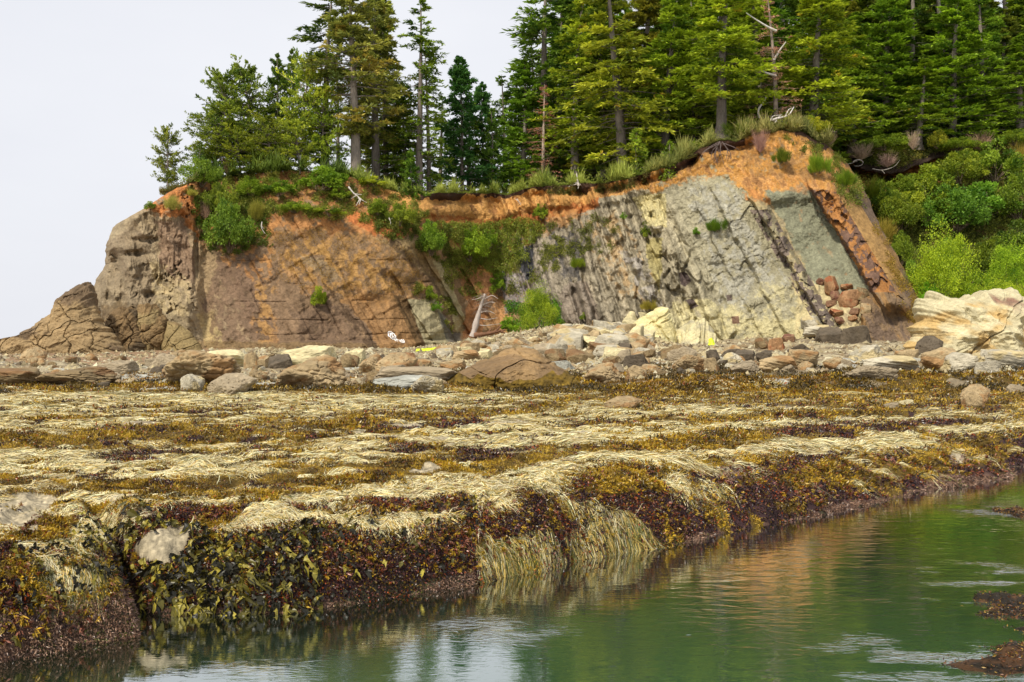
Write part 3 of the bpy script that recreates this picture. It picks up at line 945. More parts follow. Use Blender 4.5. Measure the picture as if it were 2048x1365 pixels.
# hillside behind the fin, on the right
hpx = np.linspace(1560, 2800, 420)
hv = np.linspace(0, 1, 260)
HPX, HV = np.meshgrid(hpx, hv)
hcr = np.interp(HPX, [1560, 1690, 1760, 1840, 1900, 2048, 2400, 2800], [300, 298, 300, 302, 296, 280, 300, 330])
HPY = 735 - (735 - hcr) * HV
HXm = (HPX - 1024) / F * 115
HD = 104 + 34 * HV + 1.6 * fbm(HPX / 60, HPY / 60, 0.0, 4, 181) + 5 * sm(HPX, 1900, 1650) * HV
HCV = np.interp(HPX, [1560, 1700, 1740, 1800, 1830, 1900, 1960, 2800], [.93, .935, .895, .89, .93, .965, .975, .98]) + .012 * fbm(HPX / 18, HPX * 0, 0.0, 3, 184)
HD = HD + 5.0 * np.exp(-(np.minimum(HV - HCV + .022, 0) / 0.03) ** 2) * (HV < HCV) * sm(HPX, 2000, 1860) - 1.2 * sm(HV, HCV - .002, HCV + .006) * sm(HPX, 2000, 1900)
HVt = P(HPX, HPY, HD)
hw = fbm(HPX / 20, HPY / 20, 0.0, 4, 183)
hc = np.where((hw > -0.1)[..., None], lin(78, 84, 34), lin(104, 88, 50)) * np.ones(HPX.shape + (1,))
ob = (HV > HCV - .11) & (HV < HCV) & (hw > -0.25) & (HPX < 1990)
hc = np.where(ob[..., None], lin(190, 136, 80), hc)
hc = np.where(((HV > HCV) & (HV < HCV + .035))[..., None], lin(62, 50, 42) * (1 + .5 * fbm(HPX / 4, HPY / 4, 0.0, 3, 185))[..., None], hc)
tp = HVt[-1]
bk = np.stack([np.stack([tp[:, 0], tp[:, 1] + dy, tp[:, 2] + 0.2 + 0.01 * dy], -1) for dy in (2, 5, 10, 20, 40, 80, 140)])
HVt = np.concatenate([HVt, bk])
hc = np.concatenate([hc, np.broadcast_to(lin(60, 66, 30), bk.shape)])
o = link('hillside', mesh_data('hillside', HVt.reshape(-1, 3), grid_faces(*HVt.shape[:2])[:, ::-1], M_CLIFF, hc.reshape(-1, 3)))
o['kind'] = 'structure'

# ------------------------------------------------------------------ trees
def unit(v):
    return v / (np.linalg.norm(v, axis=-1, keepdims=True) + 1e-9)


def conifer(seed, H, R, r0=0.38, start=0.1, nl=130, top='cone', leafc=((50, 74, 26), (132, 150, 50)), L=0.46, W=0.16, droop=0.35, up=0.25,
            gaps=0.25, tw=11, per=11, bend=0.4, dead=10, lichen=0.0, flat=1.0, bushy=0.0):
    """real-size conifer: trunk with limbs and dead stubs, crown of short needle sprays on drooping limbs"""
    rg = np.random.default_rng(seed)
    k = 26
    hh = np.linspace(0, 1, k)
    bx = bend * (np.sin(hh * 2.3 + seed) - math.sin(seed)) * hh
    by = bend * (np.cos(hh * 1.9 + seed * 2) - math.cos(seed * 2)) * hh
    path = np.stack([bx, by, hh * H - 0.6 * (hh == 0)], -1)
    rad = r0 * (1 - hh) ** 0.85 + 0.02
    rad[0] *= 1.7
    rad[1] *= 1.15
    parts = [tubes(path[None], rad[None], 10)]
    def at(h):
        return np.stack([np.interp(h, hh, path[:, 0]), np.interp(h, hh, path[:, 1]), np.interp(h, hh, path[:, 2])], -1)
    t = np.sort(rg.uniform(0, 1, nl) ** 0.92)
    h = start + (0.985 - start) * t
    if top == 'cone':
        prof = (1 - h) ** 0.85 * (0.75 + 0.25 * sm(t, 0, 0.2)) * 1.1
    elif top == 'spread':
        prof = (1 - h ** 3.5) * (0.5 + 0.5 * sm(t, 0, 0.3))
    elif top == 'narrow':
        prof = (1 - h) ** 0.55 * 0.9
    else:
        prof = np.sqrt(np.clip(1 - ((h - 0.55) / 0.50) ** 2, 0.05, 1))
    ln = R * prof * rg.uniform(0.45, 1.12, nl) + 0.25 * sm(1 - h, 0, .12)
    # tiers: limbs bunch in layers, some layers missing
    tier = vn(h * H / 1.3, h * 0 + seed * 3.1, 0.0, seed)
    sect = rg.uniform(0, 2 * math.pi, nl)
    keep = (vn(h * H / 2.2, np.cos(sect) * 1.3 + seed, np.sin(sect) * 1.3, seed + 5) > -1 + 2 * gaps) | (h > 0.9)
    ln = np.where(tier > 0.55, ln * 0.6, ln)
    ln, h, sect = ln[keep], h[keep], sect[keep]
    n = len(h)
    el = up * (0.3 + 1.1 * sm(h, 0.5, 1.0)) + rg.normal(0, 0.12, n)
    tt = np.linspace(0, 1, 5)
    base = at(h)
    d0 = np.stack([np.cos(sect) * np.cos(el), np.sin(sect) * np.cos(el), np.sin(el)], -1)
    lp = base[:, None] + d0[:, None] * (ln[:, None] * tt)[..., None]
    sag = droop * ln[:, None] * (tt ** 1.8)[None] * (1 - 0.55 * sm(h, 0.6, 1.0))[:, None] * 0.8
    sag = sag - 0.10 * ln[:, None] * (tt ** 4)[None]
    lp[..., 2] -= sag
    lp[..., 0] += rg.normal(0, 0.05, n)[:, None] * ln[:, None] * tt ** 2
    lr = (0.018 * ln + 0.012)[:, None] * (1 - 0.85 * tt)[None]
    parts.append(tubes(lp, lr, 4))
    if dead:
        dh = rg.uniform(0.05, max(start + 0.35, 0.4), dead)
        ds = rg.uniform(0, 2 * math.pi, dead)
        dl = rg.uniform(0.4, 0.9, dead) * R * 0.5
        dd = np.stack([np.cos(ds), np.sin(ds), rg.uniform(-0.5, 0.35, dead)], -1)
        dp = at(dh)[:, None] + dd[:, None] * (dl[:, None] * tt)[..., None]
        dp[..., 2] -= 0.15 * dl[:, None] * tt ** 2
        parts.append(tubes(dp, (0.02 + 0.015 * dl)[:, None] * (1 - 0.8 * tt)[None], 4))
    tv, tf = join(parts)
    # twigs either side of each limb, sprays along each twig
    li = np.repeat(np.arange(n), tw)
    u = rg.uniform(0.18, 1.0, len(li))
    u = np.where(rg.random(len(li)) < 0.12, 1.0, u)
    pos = lp[li, 0] * 0
    seg = np.clip(u * 4, 0, 3.999)
    i0 = seg.astype(int)
    fr = (seg - i0)[:, None]
    pos = lp[li, i0] * (1 - fr) + lp[li, i0 + 1] * fr
    ld = unit(lp[li, i0 + 1] - lp[li, i0])
    sd = rg.choice([-1.0, 1.0], len(li))
    side = unit(np.cross(ld, np.array([0, 0, 1.0]))) * sd[:, None]
    tdir = unit(ld * 0.75 + side * rg.uniform(0.2, 1.1, len(li))[:, None] + np.array([0, 0, 1.0]) * (rg.normal(-0.08, 0.16, len(li)) + bushy * rg.normal(0.3, 0.5, len(li)))[:, None] * flat)
    tl = ln[li] * 0.34 * (1.15 - 0.75 * u) * rg.uniform(0.5, 1.2, len(li)) + 0.06 + 0.12 * sm(ln[li], .3, 1.5)
    si = np.repeat(np.arange(len(li)), per)
    q = rg.uniform(0, 1, len(si))
    c = pos[si] + tdir[si] * (tl[si] * q)[:, None]
    c[:, 2] -= 0.14 * tl[si] * q ** 2
    c += rg.normal(0, 0.05, c.shape)
    dr = unit(tdir[si] + rg.normal(0, 0.45, c.shape) + np.array([0, 0, 0.12]))
    nr = unit(rg.normal(0, 0.55, c.shape) + np.array([0, 0, 1.0]))
    Ls = L * rg.uniform(0.6, 1.25, len(si)) * (.45 + .55 * sm(ln[li][si], .2, 1.2))
    v, f = leaves(c, dr, nr, Ls, W * rg.uniform(0.7, 1.3, len(si)), 0.15)
    ca, cb = lin(*leafc[0]), lin(*leafc[1])
    m = np.clip(0.42 + rg.normal(0, 0.3, n)[li][si] * 0.8 + rg.normal(0, 0.2, len(si)) + 0.25 * (u[si] - 0.5), 0, 1)[:, None]
    cc = ca * (1 - m) + cb * m
    if lichen > 0:
        lk = (vn(c[:, 0] / 1.1, c[:, 1] / 1.1, c[:, 2] / 1.1, seed + 9) > 1 - 2 * lichen)
        cc = np.where(lk[:, None], lin(146, 140, 62) * rg.uniform(0.7, 1.1, len(cc))[:, None], cc)
    return (tv, tf), (v, f, rep4(cc))


DEADC = ((112, 92, 78), (150, 128, 108))
TREES = {
    # kind: list of prototypes (real heights in metres)
    'spruce': [dict(seed=11, H=27, R=4.9, nl=230, start=.06, gaps=.20), dict(seed=12, H=27, R=4.4, nl=200, start=.12, gaps=.16, lichen=.10),
               dict(seed=13, H=27, R=5.3, nl=240, start=.04, gaps=.18, droop=.45), dict(seed=14, H=27, R=4.2, nl=180, start=.2, gaps=.3, lichen=.12),
               dict(seed=15, H=27, R=5.0, nl=170, start=.1, gaps=.36, droop=.55, bend=1.0, dead=40, lichen=.08), dict(seed=16, H=27, R=4.0, nl=260, start=.05, gaps=.14, up=.4, bend=.8, droop=.2)],
    'open_fir': [dict(seed=21, H=26, R=3.0, nl=105, start=.12, gaps=.36, top='narrow', tw=7, per=8, dead=26, r0=.3),
                 dict(seed=22, H=26, R=4.2, nl=62, start=.5, gaps=.34, top='spread', tw=9, per=9, dead=24, r0=.3, up=.05),
                 dict(seed=23, H=26, R=3.4, nl=115, start=.08, gaps=.32, top='narrow', tw=7, per=8, dead=20, r0=.33)],
    'lichen': [dict(seed=31, H=25, R=4.3, nl=160, start=.24, gaps=.24, top='spread', lichen=.30, r0=.46, dead=26, leafc=((70, 86, 38), (136, 142, 60)))],
    'cone_fir': [dict(seed=41, H=17, R=4.2, nl=170, start=.06, gaps=.24, top='cone', droop=.2, up=.35, leafc=((34, 70, 34), (70, 104, 48)), r0=.22)],
    'pine': [dict(seed=51, H=11, R=3.6, nl=115, start=.14, gaps=.16, top='round', tw=10, per=12, droop=.05, up=.45, bushy=.7, L=.34, W=.15, leafc=((58, 80, 28), (136, 146, 56)), r0=.2, bend=.8),
             dict(seed=52, H=11, R=4.2, nl=130, start=.08, gaps=.14, top='round', tw=10, per=12, droop=.1, up=.35, bushy=.6, L=.34, W=.15, leafc=((54, 76, 26), (130, 140, 50)), r0=.2, bend=.6),
             dict(seed=53, H=11, R=2.6, nl=100, start=.1, gaps=.15, top='cone', tw=9, per=11, droop=.05, up=.4, bushy=.5, L=.32, W=.14, leafc=((54, 80, 30), (128, 144, 56)), r0=.16)],
    'sapling': [dict(seed=61, H=4.5, R=1.3, nl=70, start=.05, gaps=.1, top='cone', tw=6, per=7, L=.24, W=.09, leafc=((84, 116, 40), (146, 166, 64)), r0=.07, dead=0, bend=.1)],
    'dead': [dict(seed=71, H=20, R=2.8, nl=120, start=.1, gaps=.3, top='narrow', tw=6, per=5, L=.3, W=.06, leafc=DEADC, r0=.26, dead=30)],
}
PROTO = {}
KINDNAME = {'spruce': 'spruce_tree', 'open_fir': 'fir_tree', 'lichen': 'spruce_tree', 'cone_fir': 'fir_tree', 'pine': 'pine_tree', 'sapling': 'sapling', 'dead': 'dead_tree'}


TK = 1.85


def tree_proto(kind, var):
    key = (kind, var)
    if key not in PROTO:
        dct = TREES[kind][var]
        (tv, tf), (v, f, c) = conifer(**dct)
        PROTO[key] = [mesh_data('trunk', tv, tf, M_BARK, np.broadcast_to(lin(128, 118, 108) if kind != 'dead' else lin(150, 134, 120), tv.shape)),
                      mesh_data('crown', v, f, M_LEAF, c, False), None, dct['H']]
    return PROTO[key]


def put_tree(kind, var, loc, h, label, cat='tree', group=None, tint=(1, 1, 1), rz=None, wide=1.0, lean=(0, 0)):
    p = tree_proto(kind, var)
    if p[2] is None:
        r = empty(KINDNAME[kind])
        link('trunk', p[0], r)
        link('crown', p[1], r)
        p[2] = r
    else:
        r = copy_tree(p[2])
    s = h / p[3]
    wd_ = (s ** .5) * wide * (1.8 if kind in ('spruce', 'open_fir', 'lichen', 'dead') else 1.15)
    r.scale = (wd_, wd_, s)
    r.location = loc
    r.rotation_euler = (lean[0], lean[1], RNG.uniform(0, 6.28) if rz is None else rz)
    for ch in r.children:
        if ch.name.startswith('crown'):
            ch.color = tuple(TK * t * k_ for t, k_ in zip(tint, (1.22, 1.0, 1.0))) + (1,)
        else:
            g = RNG.uniform(0.75, 1.15)
            ch.color = (g, g, g, 1)
    tag(r, label, cat, group)
    return r


def crest_at(px, back=2.0):
    """a point on the plateau `back` metres behind the crest seen at column px"""
    k = int(np.argmin(np.abs(CPX[-1] - px)))
    t = CV[-1][k]
    Y = t[1] + back
    return np.array([(px - 1024) / F * Y, Y, t[2] + 0.1])


def tree_px(kind, var, px, top, back, label, base=None, **kw):
    """stand a tree on the plateau; its height follows from where its tip shows"""
    if px < 1660:
        p = crest_at(px, back)
    else:
        Y = 136.0 + back
        p = np.array([(px - 1024) / F * Y, Y, CH + (HZ - np.interp(px, [1660, 1760, 1840, 1900, 2048, 2400], [299, 300, 302, 296, 280, 300])) / F * 138 + 0.1])
    if base is not None:
        p[2] = CH + (HZ - base) / F * p[1]
    h = CH + (HZ - top) / F * p[1] - p[2]
    return put_tree(kind, var, tuple(p), h, label, **kw)


GD = (1.5, 1.12, 0.7)
T = tree_px
T('pine', 0, 335, 262, 1, 'small wind-bent pine alone on the left tip of the headland, open crown of separate tufts', base=388, wide=.55, tint=(.7, .8, .7), lean=(0, -.12))
T('pine', 2, 398, 282, 3, 'tiny dark pointed conifer just right of the lone pine on the headland tip', base=335, wide=.6, tint=(.6, .75, .8))
LG = 'shore pines bunched on the left shoulder of the headland'
for (k, v, px, top, base, back, lab, t, wd) in (
        ('pine', 1, 430, 215, 350, 2, 'low bushy pine at the left end of the pine clump, above the tan cliff', (.75, .9, .7), 1.1),
        ('pine', 0, 462, 165, 345, 5, 'dark green pine with a blunt pointed top, second from the left in the pine clump', (.62, .8, .6), 1.0),
        ('pine', 1, 505, 142, 345, 7, 'broad dark pine with a rounded crown in the middle of the pine clump', (.66, .84, .6), .95),
        ('pine', 2, 553, 105, 345, 9, 'dark narrow pine whose tip stands above the left side of the bright green pine', (.45, .62, .5), .95),
        ('pine', 0, 605, 128, 345, 4, 'tall bright yellow-green pine left of the bare-trunked fir', (1.2, 1.35, .8), .85),
        ('pine', 2, 575, 98, 345, 12, 'thin dark pine top showing behind the bright green pine', (.45, .6, .5), .8),
        ('pine', 1, 645, 178, 348, 3, 'mid green bushy pine in front of the foot of the bare-trunked fir', (1.0, 1.25, .8), .7),
        ('pine', 1, 540, 235, 352, 1, 'low spreading olive pine at the front centre of the pine clump', (.9, 1.0, .75), 1.0),
        ('pine', 1, 480, 262, 356, 0, 'low spreading pine at the front left of the pine clump, above the tan bluff', (1.0, 1.1, .75), 1.0),
        ('pine', 0, 600, 252, 352, 0, 'short pine with a bare grey lower trunk at the front right of the pine clump', (1.0, 1.15, .8), .9)):
    T(k, v, px, top, back, lab, base=base, group=LG, tint=t, wide=wd * .88)
T('open_fir', 1, 650, -18, 6, 'tall fir with a long bare straight trunk and a few flat arms near the top', base=345, wide=1.0, tint=(.6, .7, .65))
T('open_fir', 0, 676, 72, 14, 'thin sparse fir between the bare-trunked fir and the golden lichened spruce', wide=.55, tint=(.6, .75, .65))
T('lichen', 0, 712, -45, 3, 'large spruce golden with lichen, its flared grey trunk rooted at the cliff edge', base=372, tint=(.8, .88, .9), wide=.78)
T('lichen', 0, 752, -15, 9, 'lichened spruce close behind the right side of the large golden spruce', tint=(.72, .82, .85), wide=.72, rz=2.0)
T('spruce', 1, 772, -30, 14, 'olive spruce with a clear pale trunk behind the two golden spruces', tint=(1.0, 1.0, .8), wide=.6)
T('open_fir', 2, 838, -8, 5, 'tall dark fir with one long arm reaching right into the sky gap', tint=(.62, .78, .6), wide=.8)
T('open_fir', 0, 858, 95, 9, 'shorter thin-trunked fir touching the right side of the long-armed fir', tint=(.6, .75, .6), wide=.7)
T('spruce', 2, 812, 190, 12, 'low leafy spruce filling the space under the long-armed fir', tint=(.7, .9, .7), wide=.7)
T('cone_fir', 0, 924, 108, 6, 'neat dark cone-shaped fir standing alone in the sky gap', tint=(.85, 1.0, .85), wide=.95)
T('open_fir', 2, 938, 205, 10, 'slim fir with a brownish trunk behind the foot of the cone-shaped fir', tint=(.8, .95, .7), wide=.8)
T('cone_fir', 0, 968, 165, 10, 'pale sparse fir tip just right of the cone-shaped fir', tint=(1.1, 1.2, 1.1), wide=.8)
T('pine', 2, 985, 215, 5, 'dark bushy pine below the pale fir tip at the right of the sky gap', tint=(.5, .75, .6), wide=.8)
T('spruce', 5, 1045, 110, 8, 'medium spruce with a thin pale lower trunk at the right edge of the sky gap', tint=(.62, .9, .6), wide=.75)
T('open_fir', 2, 1092, -60, 12, 'very tall dark fir with ragged arms against the sky right of the gap', tint=(.55, .75, .6), wide=1.2)
T('dead', 0, 1086, 165, 5, 'dead tree covered in reddish-brown twigs among green spruces', tint=(1.1, .9, .85), wide=.75)
T('spruce', 3, 1150, -30, 8, 'spruce with orange-tipped upper limbs, left of the dark-trunked spruce', tint=(1.1, 1.15, .7), wide=.9)
T('spruce', 4, 1245, -70, 5, 'large spruce with its dark trunk showing low down above the grassy edge', tint=(1.15, 1.1, .8), wide=1.0)
T('spruce', 2, 1205, -20, 14, 'dense deep green spruce behind and between the orange-tipped and dark-trunked spruces', tint=(.9, 1.0, .6), wide=.8)
T('spruce', 5, 1330, -40, 9, 'dense layered green spruce left of the clean grey trunk', tint=(.95, 1.1, .6), wide=.85)
T('spruce', 3, 1443, -90, 3, 'big spruce with a clean grey trunk rising bare from exposed roots at the edge', tint=(1.15, 1.25, .7), wide=1.05, base=278)
T('spruce', 0, 1390, -20, 14, 'spruce close behind the left limbs of the clean grey trunk', tint=(.9, 1.0, .65), wide=.8)
T('dead', 0, 1552, -30, 6, 'pale barkless snag with long bleached arms near the top of the picture', tint=(1.3, 1.25, 1.2), wide=.7)
PALE = [r for r in COL.objects if r.get('label', '').startswith('pale barkless snag')][0]
T('spruce', 1, 1520, -60, 12, 'olive spruce behind the pale snag', tint=(1.0, 1.1, .7), wide=.9)
T('spruce', 1, 1626, -60, 8, 'big spruce with a blotched grey trunk right of the pale snag', tint=(1.15, 1.2, .7), wide=1.05)
T('spruce', 2, 1580, 70, 15, 'mid-height green spruce filling between the pale snag and the blotched trunk', tint=(1.0, 1.1, .65), wide=.75)
RG = 'firs of the dense wood on the right'
for (k, v, px, top, back, lab, t, wd) in (
        ('spruce', 2, 1705, 20, 3, 'broad-limbed spruce at the left end of the dense right-hand wood', (.8, 1.0, .6), .95),
        ('spruce', 5, 1772, -40, 9, 'tall spruce with stacked flat limbs, above the dark root cave', (.75, 1.0, .6), 1.0),
        ('spruce', 4, 1838, 110, 1, 'shorter flat-topped tree with bright shelves of foliage at the front of the right-hand wood', (.85, 1.0, .55), .95),
        ('spruce', 0, 1905, -20, 4, 'spruce with bright green shelving limbs, third from the right edge', (.8, 1.05, .55), 1.0),
        ('spruce', 3, 1965, -40, 7, 'dark tall spruce second from the right edge of the picture', (.7, .95, .7), .9),
        ('spruce', 2, 2040, 60, 2, 'green spruce cut off by the right edge of the picture', (.75, .95, .6), 1.0)):
    T(k, v, px, top, back, lab, group=RG, tint=t, wide=wd)
T('sapling', 0, 1272, 258, 1.5, 'light green sapling on the grassy cliff edge below the dark-trunked spruce', wide=1.0, tint=(1.0, 1.1, .9))
T('sapling', 0, 1338, 282, .3, 'narrow upright cypress-like sapling hanging over the orange soil', base=366, wide=.75, tint=(.8, .9, .6))
T('sapling', 0, 1620, 232, 3, 'small young conifer on the grassy hump right of the driftwood tangle', wide=1.0, tint=(.9, 1.0, .7))
# the deep wood: trees that nothing tells apart
rg = np.random.default_rng(5)
for q in range(24):
    px = 1120 + (q * 23.5) % 560 + rg.uniform(-8, 8)
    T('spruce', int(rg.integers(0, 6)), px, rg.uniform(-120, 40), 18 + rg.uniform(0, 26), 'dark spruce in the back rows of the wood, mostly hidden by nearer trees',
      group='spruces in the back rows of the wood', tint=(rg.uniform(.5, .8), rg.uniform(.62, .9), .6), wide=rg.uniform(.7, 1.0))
for q in range(44):
    px = 1670 + (q * 21.7) % 470 + rg.uniform(-8, 8)
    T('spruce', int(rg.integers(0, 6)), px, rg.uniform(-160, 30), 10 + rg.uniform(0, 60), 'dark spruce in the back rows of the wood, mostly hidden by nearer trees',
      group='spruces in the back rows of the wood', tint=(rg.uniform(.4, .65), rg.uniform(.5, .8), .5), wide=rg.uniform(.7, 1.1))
for q in range(7):
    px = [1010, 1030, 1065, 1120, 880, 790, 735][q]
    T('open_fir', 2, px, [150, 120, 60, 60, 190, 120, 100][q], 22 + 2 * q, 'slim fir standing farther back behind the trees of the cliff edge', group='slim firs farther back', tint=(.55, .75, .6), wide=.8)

# ------------------------------------------------------------------ bushes
def leafy_bush(seed, n=5200, L=0.075, squash=1.0, clumps=46, ca=(76, 104, 34), cb=(176, 190, 76)):
    """bush in a unit box: x,y in -1..1, z 0..1.6"""
    rg = np.random.default_rng(seed)
    az = rg.uniform(0, 6.28, clumps)
    el = np.arcsin(rg.uniform(-0.1, 1, clumps))
    rr = rg.uniform(0.45, 0.92, clumps)
    cen = np.stack([np.cos(az) * np.cos(el) * rr, np.sin(az) * np.cos(el) * rr, 0.35 + np.sin(el) * rr * 1.15], -1)
    cr = rg.uniform(0.10, 0.34, clumps)
    ci = rg.integers(0, clumps, n)
    dv = unit(rg.normal(0, 1, (n, 3)))
    c = cen[ci] + dv * (cr[ci] * rg.uniform(0.5, 1.05, n))[:, None] * np.array([1, 1, 0.8])
    d = unit(dv + rg.normal(0, 0.7, (n, 3)) + np.array([0, 0, 0.2]))
    v, f = leaves(c, d, unit(rg.normal(0, 1, (n, 3)) + np.array([0, 0, 0.6])), L * rg.uniform(.6, 1.3, n), L * 0.6, 0.1)
    m = np.clip(0.45 + rg.normal(0, .22, clumps)[ci] + rg.normal(0, .2, n), 0, 1)[:, None]
    col = lin(*ca) * (1 - m) + lin(*cb) * m
    ns = 16
    tips = cen[rg.integers(0, clumps, ns)]
    tt = np.linspace(0, 1, 4)
    b0 = np.zeros((ns, 3))
    b0[:, :2] = rg.normal(0, .06, (ns, 2))
    b0[:, 2] = -0.08
    pth = b0[:, None] * (1 - tt)[None, :, None] + tips[:, None] * tt[None, :, None]
    pth[..., :2] += rg.normal(0, .05, (ns, 1, 2)) * (tt * (1 - tt) * 4)[None, :, None]
    st = tubes(pth, np.broadcast_to(0.018 * (1 - .7 * tt), (ns, 4)), 4)
    return st, (v, f, rep4(col))


def strand_bush(seed, n=3200, W=0.02, spread=.5, ca=(74, 104, 26), cb=(120, 140, 46), tilt=0.0):
    rg = np.random.default_rng(seed)
    kk = 14
    bx = rg.normal(0, .38, (kk, 2))
    bh = rg.uniform(.35, 1.0, kk) * (1 - .35 * np.hypot(bx[:, 0], bx[:, 1]))
    ci = rg.integers(0, kk, n)
    az = rg.uniform(0, 6.28, n)
    r = rg.uniform(0, 1, n) ** .6
    c = np.stack([bx[ci, 0] + np.cos(az) * r * .16, bx[ci, 1] + np.sin(az) * r * .16, rg.uniform(-.1, .8, n) * bh[ci]], -1)
    d = unit(np.stack([np.cos(az) * r * spread + bx[ci, 0] * .7, np.sin(az) * r * spread + bx[ci, 1] * .7, np.ones(n)], -1) + rg.normal(0, .2, (n, 3)))
    c[:, :2] += d[:, :2] * c[:, 2:3] * .7
    v, f = leaves(c, d, unit(rg.normal(0, 1, (n, 3))), rg.uniform(.2, .5, n), W, 0.1)
    m = np.clip(rg.normal(.45, .3, n) + rg.normal(0, .2, kk)[ci], 0, 1)[:, None]
    tt = np.linspace(0, 1, 4)
    e = np.concatenate([bx, bh[:, None] * .9], 1)
    st = tubes(e[:, None] * tt[None, :, None] - np.array([0, 0, .08]), np.broadcast_to(.012 * (1 - .6 * tt), (kk, 4)), 4)
    return st, (v, f, rep4(lin(*ca) * (1 - m) + lin(*cb) * m))


def twig_bush(seed, n=230):
    rg = np.random.default_rng(seed)
    az = rg.uniform(0, 6.28, n)
    ex = np.stack([np.cos(az) * rg.uniform(.1, .9, n), np.sin(az) * rg.uniform(.1, .9, n), rg.uniform(.4, 1.35, n)], -1)
    tt = np.linspace(0, 1, 5)
    p = ex[:, None] * tt[None, :, None] + rg.normal(0, .05, (n, 5, 3)) * tt[None, :, None]
    return tubes(p, np.broadcast_to(.014 * (1 - .75 * tt), (n, 5)), 4), None


BPROTO = {}
BK = {
    'leafy0': lambda: leafy_bush(201, 4600, .1, clumps=30), 'leafy1': lambda: leafy_bush(202, 4000, .12, clumps=24), 'leafy2': lambda: leafy_bush(203, 9000, .075, clumps=60),
    'big': lambda: leafy_bush(204, 24000, .036, clumps=120),
    'broom': lambda: strand_bush(205), 'tussock': lambda: strand_bush(206, 2600, .016, .9, (132, 136, 60), (186, 178, 96)),
    'twig': lambda: twig_bush(207),
}


def put_bush(kind, px, py, w_, h_, label, tint=(1, 1, 1), d=None, cat='bush', group=None, dd=0.0, rx=0.0, ry=0.0, name=None):
    """px, py: the foot of the bush; w_, h_ its size in photo pixels"""
    if d is None:
        if px > 1700 and not (px < 1870 and py > 300 + (px - 1650) * 2.0):
            d = float(np.interp(735 - py, [0, 400, 440], [104, 134, 138])) - 1.0
        else:
            d = float(cliff_depth(np.array([float(px)]), np.array([float(py)]))[0]) - 0.4
    d += dd
    if kind not in BPROTO:
        st, fo = BK[kind]()
        nm = 'bush' if kind not in ('tussock', 'twig') else ('grass_tussock' if kind == 'tussock' else 'bare_twig_bush')
        r = empty(nm)
        if fo is None:
            link('stem', mesh_data('stem', st[0], st[1], M_WOOD, np.broadcast_to(lin(158, 136, 120), st[0].shape)), r)
        else:
            link('stem', mesh_data('stem', st[0], st[1], M_BARK, np.broadcast_to(lin(110, 96, 78), st[0].shape)), r)
            link('foliage', mesh_data('foliage', fo[0], fo[1], M_BROAD, fo[2], False), r)
        BPROTO[kind] = r
    else:
        r = copy_tree(BPROTO[kind])
    p = P(px, py, d)
    sx, sz = w_ / F * d / 2, h_ / F * d / 1.5
    r.location = tuple(p)
    r.scale = (sx, sx * .9, sz)
    r.rotation_euler = (rx, ry, RNG.uniform(0, 6.28) if not (rx or ry) else 0)
    if name:
        r.name = name
    for ch in r.children:
        ch.color = ((tint[0] * 1.55, tint[1] * 1.2, tint[2] * 1.3, 1) if kind != 'twig' else tuple(tint) + (1,)) if (ch.name.startswith('foliage') or kind == 'twig') else (1, 1, 1, 1)
    return tag(r, label, cat, group)


B = put_bush
# on the left headland
B('tussock', 345, 420, 34, 50, 'round grey-green grass tussock on the bare shoulder below the lone pine', (.75, .95, .8), cat='tussock')
B('tussock', 382, 392, 26, 24, 'small green tussock at the foot of the lone pine', (.8, 1.0, .7), cat='tussock')
B('leafy1', 300, 420, 30, 18, 'tiny dark bush on the skyline of the bare headland slope', (.6, .8, .6))
B('twig', 410, 440, 34, 44, 'pale bare twigs left of the pine bush hanging on the cliff', (1.2, 1.05, .9), cat='dead bush')
B('twig', 455, 350, 50, 44, 'reddish bare twigs at the front of the pine clump', (1.15, .95, .85), cat='dead bush')
B('leafy2', 458, 500, 100, 110, 'large dark green pine bush hanging down the cliff below the headland pines', (.45, .7, .45), dd=-.8)
B('leafy2', 440, 430, 70, 76, 'olive bush just above the dark hanging pine bush', (.6, .75, .45), dd=-.5)
B('leafy2', 402, 372, 84, 64, 'rounded pine scrub on the edge left of the pine clump', (.55, .8, .45))
B('tussock', 512, 440, 34, 70, 'tall grey-green tussock right of the hanging pine bush', (.6, .75, .45), cat='tussock')
for q, (px, py, w_, h_, lab, t) in enumerate((
        (560, 392, 90, 36, 'low green bush on the orange soil under the front of the pine clump', (.55, .85, .4)),
        (640, 380, 120, 50, 'wide leafy bush below the foot of the bare-trunked fir', (.5, .8, .38)),
        (590, 425, 70, 24, 'patchy low bush halfway down the orange soil slope', (.6, .85, .4)),
        (680, 400, 56, 26, 'small bush left of the roots of the golden spruce', (.6, .85, .4)),
        (745, 372, 70, 22, 'bright low bush right of the flared trunk of the golden spruce', (1.1, 1.25, .5)),
        (500, 395, 70, 44, 'leafy bush under the middle of the pine clump', (.6, .85, .4)),
        (655, 432, 80, 20, 'thin creeping bush on the lower orange soil slope', (.6, .8, .4)),
        (755, 430, 50, 34, 'scrubby bush on the dark soil right of the white root', (.55, .75, .4)),
        (800, 450, 64, 50, 'ragged bush at the foot of the small ledge pine', (.6, .75, .4)))):
    B(['leafy0', 'leafy1', 'leafy2'][q % 3], px, py, w_, h_, lab, t)
T('pine', 2, 826, 300, 0, 'small dark pine growing from the ledge below the cliff edge', base=462, wide=.75, tint=(.5, .75, .5))
bpy.context.view_layer.update()
B('leafy2', 862, 508, 64, 74, 'dense rounded bush below the small ledge pine', (.55, .85, .45), dd=-.5)
B('leafy2', 940, 520, 80, 72, 'rounded green bush at the left of the grassy gully head', (.65, .95, .4), dd=-.5)
B('leafy0', 978, 496, 44, 40, 'smaller bush right of the gully head, beside two white scars', (.6, .9, .4))
